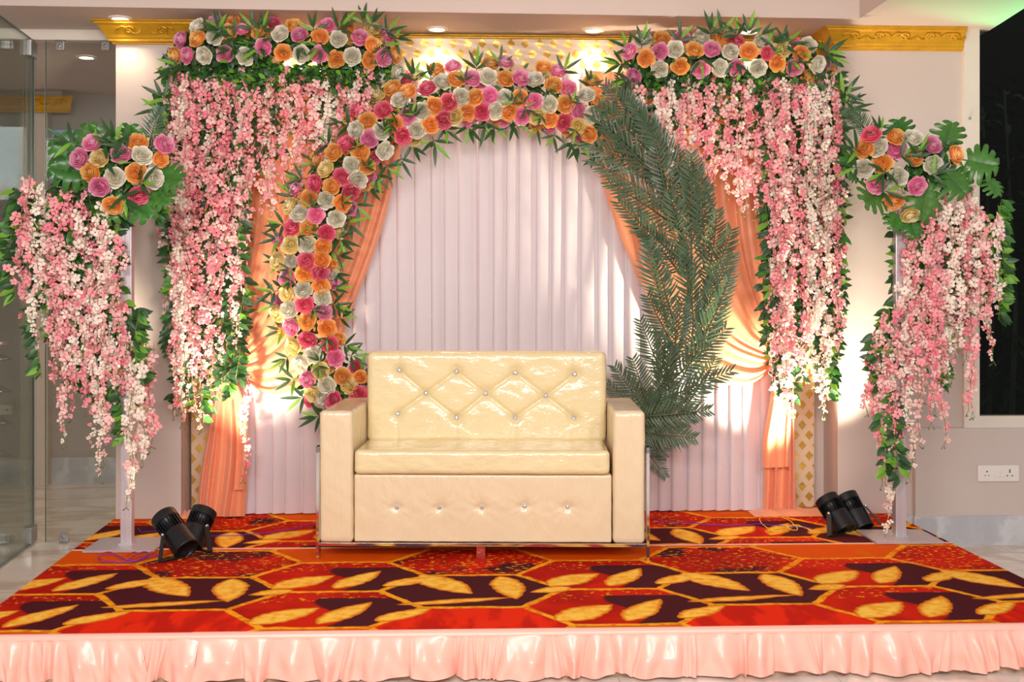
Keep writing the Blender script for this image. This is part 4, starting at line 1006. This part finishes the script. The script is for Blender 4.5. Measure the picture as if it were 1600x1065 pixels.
for x, y0, y1, tn in ((1352, 600, 640, 0), (1360, 560, 660, 0), (1368, 520, 700, 0), (1376, 500, 690, 1), (1384, 490, 755, 0), (1388, 560, 835, 2), (1394, 480, 700, 2), (1402, 470, 690, 0), (1410, 350, 650, 2), (1418, 340, 660, 0), (1424, 340, 745, 2), (1430, 330, 600, 0),
                      (1437, 330, 690, 1), (1444, 320, 620, 2), (1450, 330, 600, 0), (1457, 320, 660, 0), (1463, 300, 560, 2), (1470, 310, 690, 0), (1478, 300, 590, 0), (1485, 320, 560, 2), (1492, 310, 590, 1), (1500, 310, 540, 2), (1506, 290, 560, 0),
                      (1513, 300, 640, 0), (1520, 290, 530, 2), (1528, 320, 500, 2), (1536, 330, 500, 0), (1544, 340, 520, 0), (1550, 350, 560, 1), (1412, 290, 350, 2), (1558, 330, 480, 2), (1521, 500, 645, 0), (1440, 300, 400, 2), (1465, 420, 640, 0), (1480, 420, 600, 2)):
    st.append((x, y0, y1, tn, rg.uniform(-.14, -.03)))
vn = [(x, 320 + rg.uniform(0, 20), yb, rg.uniform(-.03, .03), .6) for x, yb in ((1420, 560), (1435, 580), (1450, 560), (1465, 540), (1480, 540), (1495, 520), (1510, 500), (1525, 480), (1540, 480), (1445, 480), (1475, 460), (1505, 440), (1530, 420), (1550, 470), (1400, 600), (1412, 620))]
vn += [(1385, 480, 600, -.04, .6, .036, -1), (1372, 520, 610, -.05, .6, .036, -1), (1395, 500, 640, -.02, .6, .034, 0), (1400, 620, 750, -.1, .5, .036, 0), (1380, 640, 740, -.1, .5, .034, 0), (1565, 310, 500, -.05, .4, .034, 1), (1556, 320, 440, -.02, .4, .034, 1), (1470, 560, 600, -.1, .4, .034, 1)]
stR = stand('tall metal flower stand at the right with roses, broad cut leaves and trailing blossoms', 1405, 847, None, 320, 5.74, KR,
      [((1405, 222), (1402, 182), 56, 0), ((1476, 230), (1488, 186), 58, .1), ((1352, 255), (1312, 258), 58, -.3), ((1378, 300), (1345, 318), 60, -.2), ((1448, 285), (1436, 352), 62, 0), ((1475, 268), (1512, 308), 74, .2), ((1508, 250), (1564, 262), 66, .4), ((1402, 335), (1395, 362), 40, 0), ((1420, 340), (1432, 376), 40, 0), ((1545, 280), (1560, 310), 40, .3)],
      [((1365, 228), (1332, 172), .38), ((1350, 200), (1318, 172), .25)], st, vn, (1420, 258, 70, 34), 52,
      [(1375, 218, -.2, 1), (1345, 238, -.9, .4), (1400, 245, .9, .2), (1385, 262, -.5, -.6), (1370, 298, 1, -.1), (1430, 250, .3, 1), (1450, 275, .8, .3), (1345, 262, -1, 0)])

# ------------------------------------------------------------------ sofa
so = Pz(753.5, 873.5, STAGE)
sofa = thing('sofa', 'cream two seat sofa wrapped in clear plastic with crystal studs and chrome base rail', 'sofa', (so.x, so.y, STAGE), R(-3.25))
K = 1800 / so.y if False else 1800 / ((so - CAM).dot(FW))      # pixels per metre at its front
sxp = lambda px: (px - 753.5) / K
szp = lambda py: (873.5 - py) / K
def cushion(name, x0, x1, y0, y1, z0, z1, m, r=.02, nx=40, ny=16, nz=12, disp=None, parent=sofa, wr=.002, seed=1):
    """soft box: dense shell with rounded edges; disp(x,z) pushes the front (-y) face back"""
    mb = MB(); rg = random.Random(seed); ph = [rg.uniform(0, 6) for _ in range(6)]
    def rnd_pt(x, y, z):
        cx, cy, cz_ = min(max(x, x0 + r), x1 - r), min(max(y, y0 + r), y1 - r), min(max(z, z0 + r), z1 - r)
        d = Vector((x - cx, y - cy, z - cz_)); q = Vector((cx, cy, cz_))
        if d.length > 1e-9: q = q + d.normalized() * r
        w_ = .45 * wr * (sin(x * 23 + z * 31 + ph[0]) * sin(z * 17 - x * 9 + ph[1]) + .6 * sin(x * 61 + y * 40 + z * 47 + ph[2]) * sin(z * 53 + ph[3]))
        nrm = d.normalized() if d.length > 1e-9 else Vector((0, 0, 0)); q += nrm * w_
        if disp and nrm.y < -.5: q.y += disp(q.x, q.z)
        return q
    xs = np.linspace(x0, x1, nx + 1); ys = np.linspace(y0, y1, ny + 1); zs = np.linspace(z0, z1, nz + 1)
    mb.grid([[rnd_pt(x, y0, z) for x in xs] for z in zs]); mb.grid([[rnd_pt(x, y1, z) for x in xs[::-1]] for z in zs])
    mb.grid([[rnd_pt(x, y, z1) for x in xs] for y in ys]); mb.grid([[rnd_pt(x, y, z0) for x in xs[::-1]] for y in ys])
    mb.grid([[rnd_pt(x1, y, z) for y in ys] for z in zs]); mb.grid([[rnd_pt(x0, y, z) for y in ys[::-1]] for z in zs])
    me = mb.mesh(name, m); o = obj(name, me, parent)
    wd = o.modifiers.new('weld', 'WELD'); wd.merge_threshold = .0004
    return o
# back studs and creases (local x, z on the back cushion plane)
Yb0 = .43
kb = K * ((so - CAM).dot(FW)) / ((so - CAM).dot(FW) + Yb0 + .05)
def bxz(cx_, cy_):
    px, py = 470 + cx_ / 2.7586, 520 + cy_ / 2.7586
    q = P(px, py, so.y + .5); return ((q.x - so.x) - .5 * math.tan(R(3.25)), q.z - STAGE)
S1 = [bxz(*c) for c in ((427, 158), (674, 163), (926, 168), (1178, 173))]; S2 = [bxz(*c) for c in ((543, 257), (798, 257), (1055, 265))]; S3 = [bxz(*c) for c in ((420, 346), (674, 360), (925, 357), (1175, 358))]
segs = [(S1[0], S2[0]), (S2[0], S1[1]), (S1[1], S2[1]), (S2[1], S1[2]), (S1[2], S2[2]), (S2[2], S1[3]), (S3[0], S2[0]), (S2[0], S3[1]), (S3[1], S2[1]), (S2[1], S3[2]), (S3[2], S2[2]), (S2[2], S3[3])]
def bdisp(x, z):
    v = 0
    for s in S1 + S2 + S3: v += .016 * math.exp(-((x - s[0]) ** 2 + (z - s[1]) ** 2) / .028 ** 2)
    best = 9
    for a, b in segs:
        ax, az = b[0] - a[0], b[1] - a[1]; L2 = ax * ax + az * az; t = max(0, min(1, ((x - a[0]) * ax + (z - a[1]) * az) / L2))
        best = min(best, math.hypot(x - a[0] - ax * t, z - a[1] - az * t))
    for s in S1 + S3:                                            # faint vertical seams from the outer studs
        far = z > s[1] if s in S1 else z < s[1]
        if far: v += .0025 * math.exp(-((x - s[0]) / .006) ** 2)
    return v + .009 * math.exp(-(best / .008) ** 2) + .005 * math.exp(-(best / .03) ** 2)
fx0, fx1 = sxp(551), sxp(957)                                    # between the arms
bk = cushion('backrest', fx0 + .0, fx1 - .0, Yb0, Yb0 + .17, szp(703) - .025, .945, M_leather, .035, 150, 8, 70, bdisp, seed=2)
bk.rotation_euler = (0, 0, 0)
def stud(parent, x, y, z, r=.0125):
    mb = MB(); mb.lathe([(0.001, -.003), (r, -.003), (r, .0), (r * .85, .004), (r * .45, .0075), (.0008, .0085)], 10, M=Matrix.Translation((x, y, z)) @ Matrix.Rotation(R(90), 4, 'X')); mb.build('crystal_stud', M_crystal, parent, False)
for s in S1 + S2 + S3: stud(bk, s[0], Yb0 + .014, s[1])
seat = cushion('seat_cushion', sxp(553), sxp(952.5), -.012, Yb0 + .04, szp(741), szp(703), M_leather, .022, 90, 40, 12, wr=.0016, seed=3)
FS = [(470 + a / 2.7586, 520 + b / 2.7586) for a, b in ((411, 755), (596, 755), (780, 754), (965, 748), (1150, 750))]; FS = [(sxp(a), szp(b)) for a, b in FS]
def fdisp(x, z):
    v = 0
    for s in FS:
        d = math.hypot(x - s[0], z - s[1]); v += .011 * math.exp(-(d / .02) ** 2) + .0035 * math.exp(-((z - s[1]) / .006) ** 2) * math.exp(-((x - s[0]) / .05) ** 2)
        a = math.atan2(z - s[1], x - s[0]); v += .0022 * math.exp(-(d / .07) ** 2) * sin(a * 6) ** 2
    return v
fp = cushion('front_panel', fx0 + .002, fx1 - .002, .01, Yb0 + .18, szp(848), szp(741.5), M_leather2, .010, 130, 8, 40, fdisp, wr=.0012, seed=4)
for s in FS: stud(fp, s[0], .01 + .009, s[1], .0115)
za = szp(642)
cushion('armrest', sxp(498), sxp(550.5), 0, .72, szp(848), za, M_leather2, .018, 16, 50, 44, wr=.0022, seed=5)
cushion('armrest', sxp(957.5), sxp(1007.5), 0, .72, szp(848), za, M_leather2, .018, 16, 50, 44, wr=.0022, seed=6)
mb = MB(); mb.box((sxp(497), -.006, szp(853.5)), (sxp(1010), .014, szp(848.2))); mb.box((sxp(497), .69, szp(853.5)), (sxp(1010), .71, szp(848.2))); bevel(mb.build('base_rail', M_chrome, sofa, False), .0015, 2)
for a, b in ((494, 499), (1009, 1014)):
    x0_, x1_ = sxp(a), sxp(b)
    mb = MB(); mb.box((x0_, -.02, 0.0), (x1_, .03, szp(697))); mb.box((x0_, .67, 0.0), (x1_, .72, szp(697))); mb.box((x0_, -.02, szp(697) - .03), (x1_, .72, szp(697)))
    bevel(mb.build('side_frame', M_chrome, sofa, False), .0015, 2)
mb = MB(); mb.box((sxp(744), .02, 0), (sxp(758), .05, szp(853.5))); bevel(mb.build('leg', M_chrome, sofa, False), .0015, 2)

# ------------------------------------------------------------------ floor spotlights
def spotlight(label, base, top, bottom, Yt, Yb, lens_e, target, rad=.062, braket=1, angle=50):
    """axis runs from the bottom end (towards the yoke foot) to the lens end at the top, both given in photo pixels"""
    a = P(bottom[0], bottom[1], Yb); b = P(top[0], top[1], Yt); ax = (b - a); L = ax.length; ax.normalize()
    t = thing('floor_spotlight', label, 'spotlight', (a.x, a.y, STAGE), group='black floor spotlights'); loc = Vector(t.location)
    q = ax.to_track_quat('Z', 'X').to_matrix().to_4x4(); M = Matrix.Translation(a - loc) @ q
    mb = MB(); mb.lathe([(rad * .80, .012), (rad * .82, -.001), (rad * .83, -.002), (rad * .97, -.002), (rad * .985, -.001), (rad, .002), (rad, .004), (rad, L * .47), (rad, L * .48), (rad * .86, L * .485), (rad * .80, L * .50), (rad * .80, L * .82), (rad * .86, L * .825)], 32, M=M); mb.build('housing', M_black, t)
    mb = MB(); mb.lathe([(rad * 1.02, L * .80), (rad * 1.02, L * .81), (rad * 1.02, L * .975), (rad * 1.02, L * .985), (rad * .95, L), (rad * .90, L), (rad * .86, L * .94)], 32, M=M); mb.build('front_ring', M_black, t)
    for k in range(22):
        g = 2 * pi * k / 22; mb = MB(); mb.box((rad * .78, -.0022, L * .48), (rad * 1.0, .0022, L * .81), M=M @ Matrix.Rotation(g, 4, 'Z')); mb.build('fin', M_blackgloss, t, False)
    mb = MB(); mb.lathe([(rad * .84, L * .945), (rad * .84, L * .95)], 28, M=M); mb.build('lens', M_lens, t)
    # yoke: two flat arms from the pivot bolts down to a foot plate on the carpet
    side = (ax.cross(Vector((0, 1, 0)))).normalized()
    side = (Vector((1, 0, 0)) - ax * ax.x).normalized(); side = Matrix.Rotation(R(-38 * braket), 3, ax) @ side
    piv = a + ax * (L * .42); fd = Vector((braket * .55, -.42, 0)).normalized()
    yk = MB()
    ends = []
    for s in (-1, 1):
        p0 = piv + side * s * (rad + .006) + ax * .015; p1 = Vector((a.x + side.x * s * (rad + .012) + fd.x * .07, a.y + side.y * s * (rad + .012) + fd.y * .05, STAGE + .006)); ends.append(p1)
        d = (p1 - p0).normalized(); w_ = d.cross(side).normalized() * .014; e = side * .003
        vs = [p0 - w_ - e, p0 + w_ - e, p0 + w_ + e, p0 - w_ + e, p1 - w_ - e, p1 + w_ - e, p1 + w_ + e, p1 - w_ + e]
        yk.add([v - loc for v in vs], [(0, 1, 2, 3), (7, 6, 5, 4), (0, 4, 5, 1), (1, 5, 6, 2), (2, 6, 7, 3), (3, 7, 4, 0)])
        bm_ = MB(); bm_.lathe([(.009, -.002), (.009, .005), (.005, .008), (.001, .0085)], 12, M=Matrix.Translation(p0 - loc + side * s * .002) @ (side * s).to_track_quat('Z', 'X').to_matrix().to_4x4()); bm_.build('bolt', M_chrome, t)
    c0, c1 = ends; yk.add([Vector(v) - loc for v in ((c0.x, c0.y - .015, STAGE + .002), (c1.x, c1.y - .015, STAGE + .002), (c1.x, c1.y + .015, STAGE + .002), (c0.x, c0.y + .015, STAGE + .002),
            (c0.x, c0.y - .015, STAGE + .007), (c1.x, c1.y - .015, STAGE + .007), (c1.x, c1.y + .015, STAGE + .007), (c0.x, c0.y + .015, STAGE + .007))], [(0, 3, 2, 1), (4, 5, 6, 7), (0, 1, 5, 4), (1, 2, 6, 5), (2, 3, 7, 6), (3, 0, 4, 7)])
    yk.build('yoke', M_black, t, False)
    spot('spotlight_beam', b + ax * .012, b + ax * .012 + (Vector(target) - b).normalized(), lens_e, (1.0, .88, .66), angle, .85, .035)
    return t
T_ = lambda px, py, Y: P(px, py, Y)
spotlight('front black floor spotlight of the left pair leaning left towards the flower stand', None, (255, 806), (292, 858), 5.56, 5.44, 240, T_(203, 668, 5.9), braket=-1, angle=32)
spotlight('rear black floor spotlight of the left pair leaning right against the left drape', None, (320, 797), (297, 852), 5.74, 5.62, 175, T_(405, 515, 6.4), angle=62)
spotlight('front black floor spotlight of the right pair leaning left beside the yellow wire', None, (1290, 778), (1322, 828), 5.98, 5.86, 330, T_(1150, 520, 6.4), braket=-1, angle=66)
spotlight('rear black floor spotlight of the right pair nearer the flower stand', None, (1320, 774), (1348, 826), 6.06, 5.95, 220, T_(1335, 420, 6.4), angle=60)

# ------------------------------------------------------------------ wires
def wire(name, label, pts, m, r=.0022, z=STAGE + .004, group=None):
    w3 = []
    for i, (x, y) in enumerate(catmull(pts, len(pts) * 7)): q = Pz(x, y, z + .002); w3.append((q.x, q.y, z + r + .004 * abs(sin(i * .45))))
    mb = MB(); mb.tube(w3, r, 6); return mb.build(name, m, None, True, label=label, cat='wire', group=group)
wire('red_wire', 'red wire looped on the carpet in front of the left flower stand', [(245, 864), (225, 868), (205, 874), (185, 878), (160, 874), (155, 866), (170, 863), (190, 870), (205, 877), (225, 870), (238, 862), (215, 861), (198, 868)], M_red, .002)
wire('violet_wire', 'violet wire looped on the carpet in front of the left flower stand', [(250, 867), (228, 872), (208, 878), (180, 879), (156, 877), (158, 868), (178, 867), (196, 875), (215, 877), (232, 866), (222, 863), (200, 874)], M_blue, .002)
wire('violet_wire', 'violet wire running across the carpet behind the left side of the sofa', [(215, 825), (222, 832), (240, 830), (300, 836), (340, 838), (400, 834), (450, 828), (500, 816), (540, 808)], M_blue, .002)
wire('violet_wire', 'violet wire running along the carpet behind the right side of the sofa', [(1020, 815), (1070, 817), (1110, 820), (1150, 821), (1190, 819), (1230, 823), (1270, 826)], M_blue, .002)
wire('yellow_wire', 'loose yellow wire coiled on the carpet beside the right spotlights', [(1275, 832), (1255, 824), (1240, 820), (1225, 828), (1205, 829), (1188, 815), (1190, 806), (1205, 803), (1218, 806), (1235, 815), (1246, 826), (1240, 829), (1225, 824), (1200, 830), (1245, 822), (1268, 830)], M_yel, .0025)

# ------------------------------------------------------------------ night garden behind the window
rg = random.Random(77)
for i, (px, Y) in enumerate(((1575, 7.15), (1680, 7.15), (1790, 7.2), (1540, 7.75), (1640, 7.85), (1760, 7.9))):
    c = P(px, 700, Y); g = thing('garden_plant', ['dark leafy garden plant just outside the window', 'dark tall garden plant behind the window glass', 'dark garden shrub outside the window beyond the frame', 'dark garden plant near the left edge of the window', 'dark garden plant far back behind the window', 'dark garden shrub outside the window at the far right'][i], 'plant', (c.x, c.y, 0))
    mb = MB(); mb.tube([(0, 0, 0), (.05, 0, 1.3), (0, .05, 2.7)], [.02, .015, .006], 6); mb.build('stem', M_palmstem, g)
    mb = MB()
    for k in range(170):
        z = rg.uniform(.6, 2.75); a = rg.uniform(0, 6.28); leaf_blade(mb, (.05 * cos(a), .05 * sin(a), z), (cos(a), sin(a), rg.uniform(-.7, .6)), (0, 0, 1), rg.uniform(.14, .26), .02, 0, seg=4)
    mb.build('foliage', mat('night_leaf', srgb(40, 66, 26), .5, noise=.4), g, kind='stuff')
gq = P(1700, 175, YP + .30)                                   # green garden lamp outside the window, shining up at the ceiling edge
spot('garden_lamp', gq, Pz(1586, 10, CEIL), 420, (.05, 1, .35), 40, .7, .02)
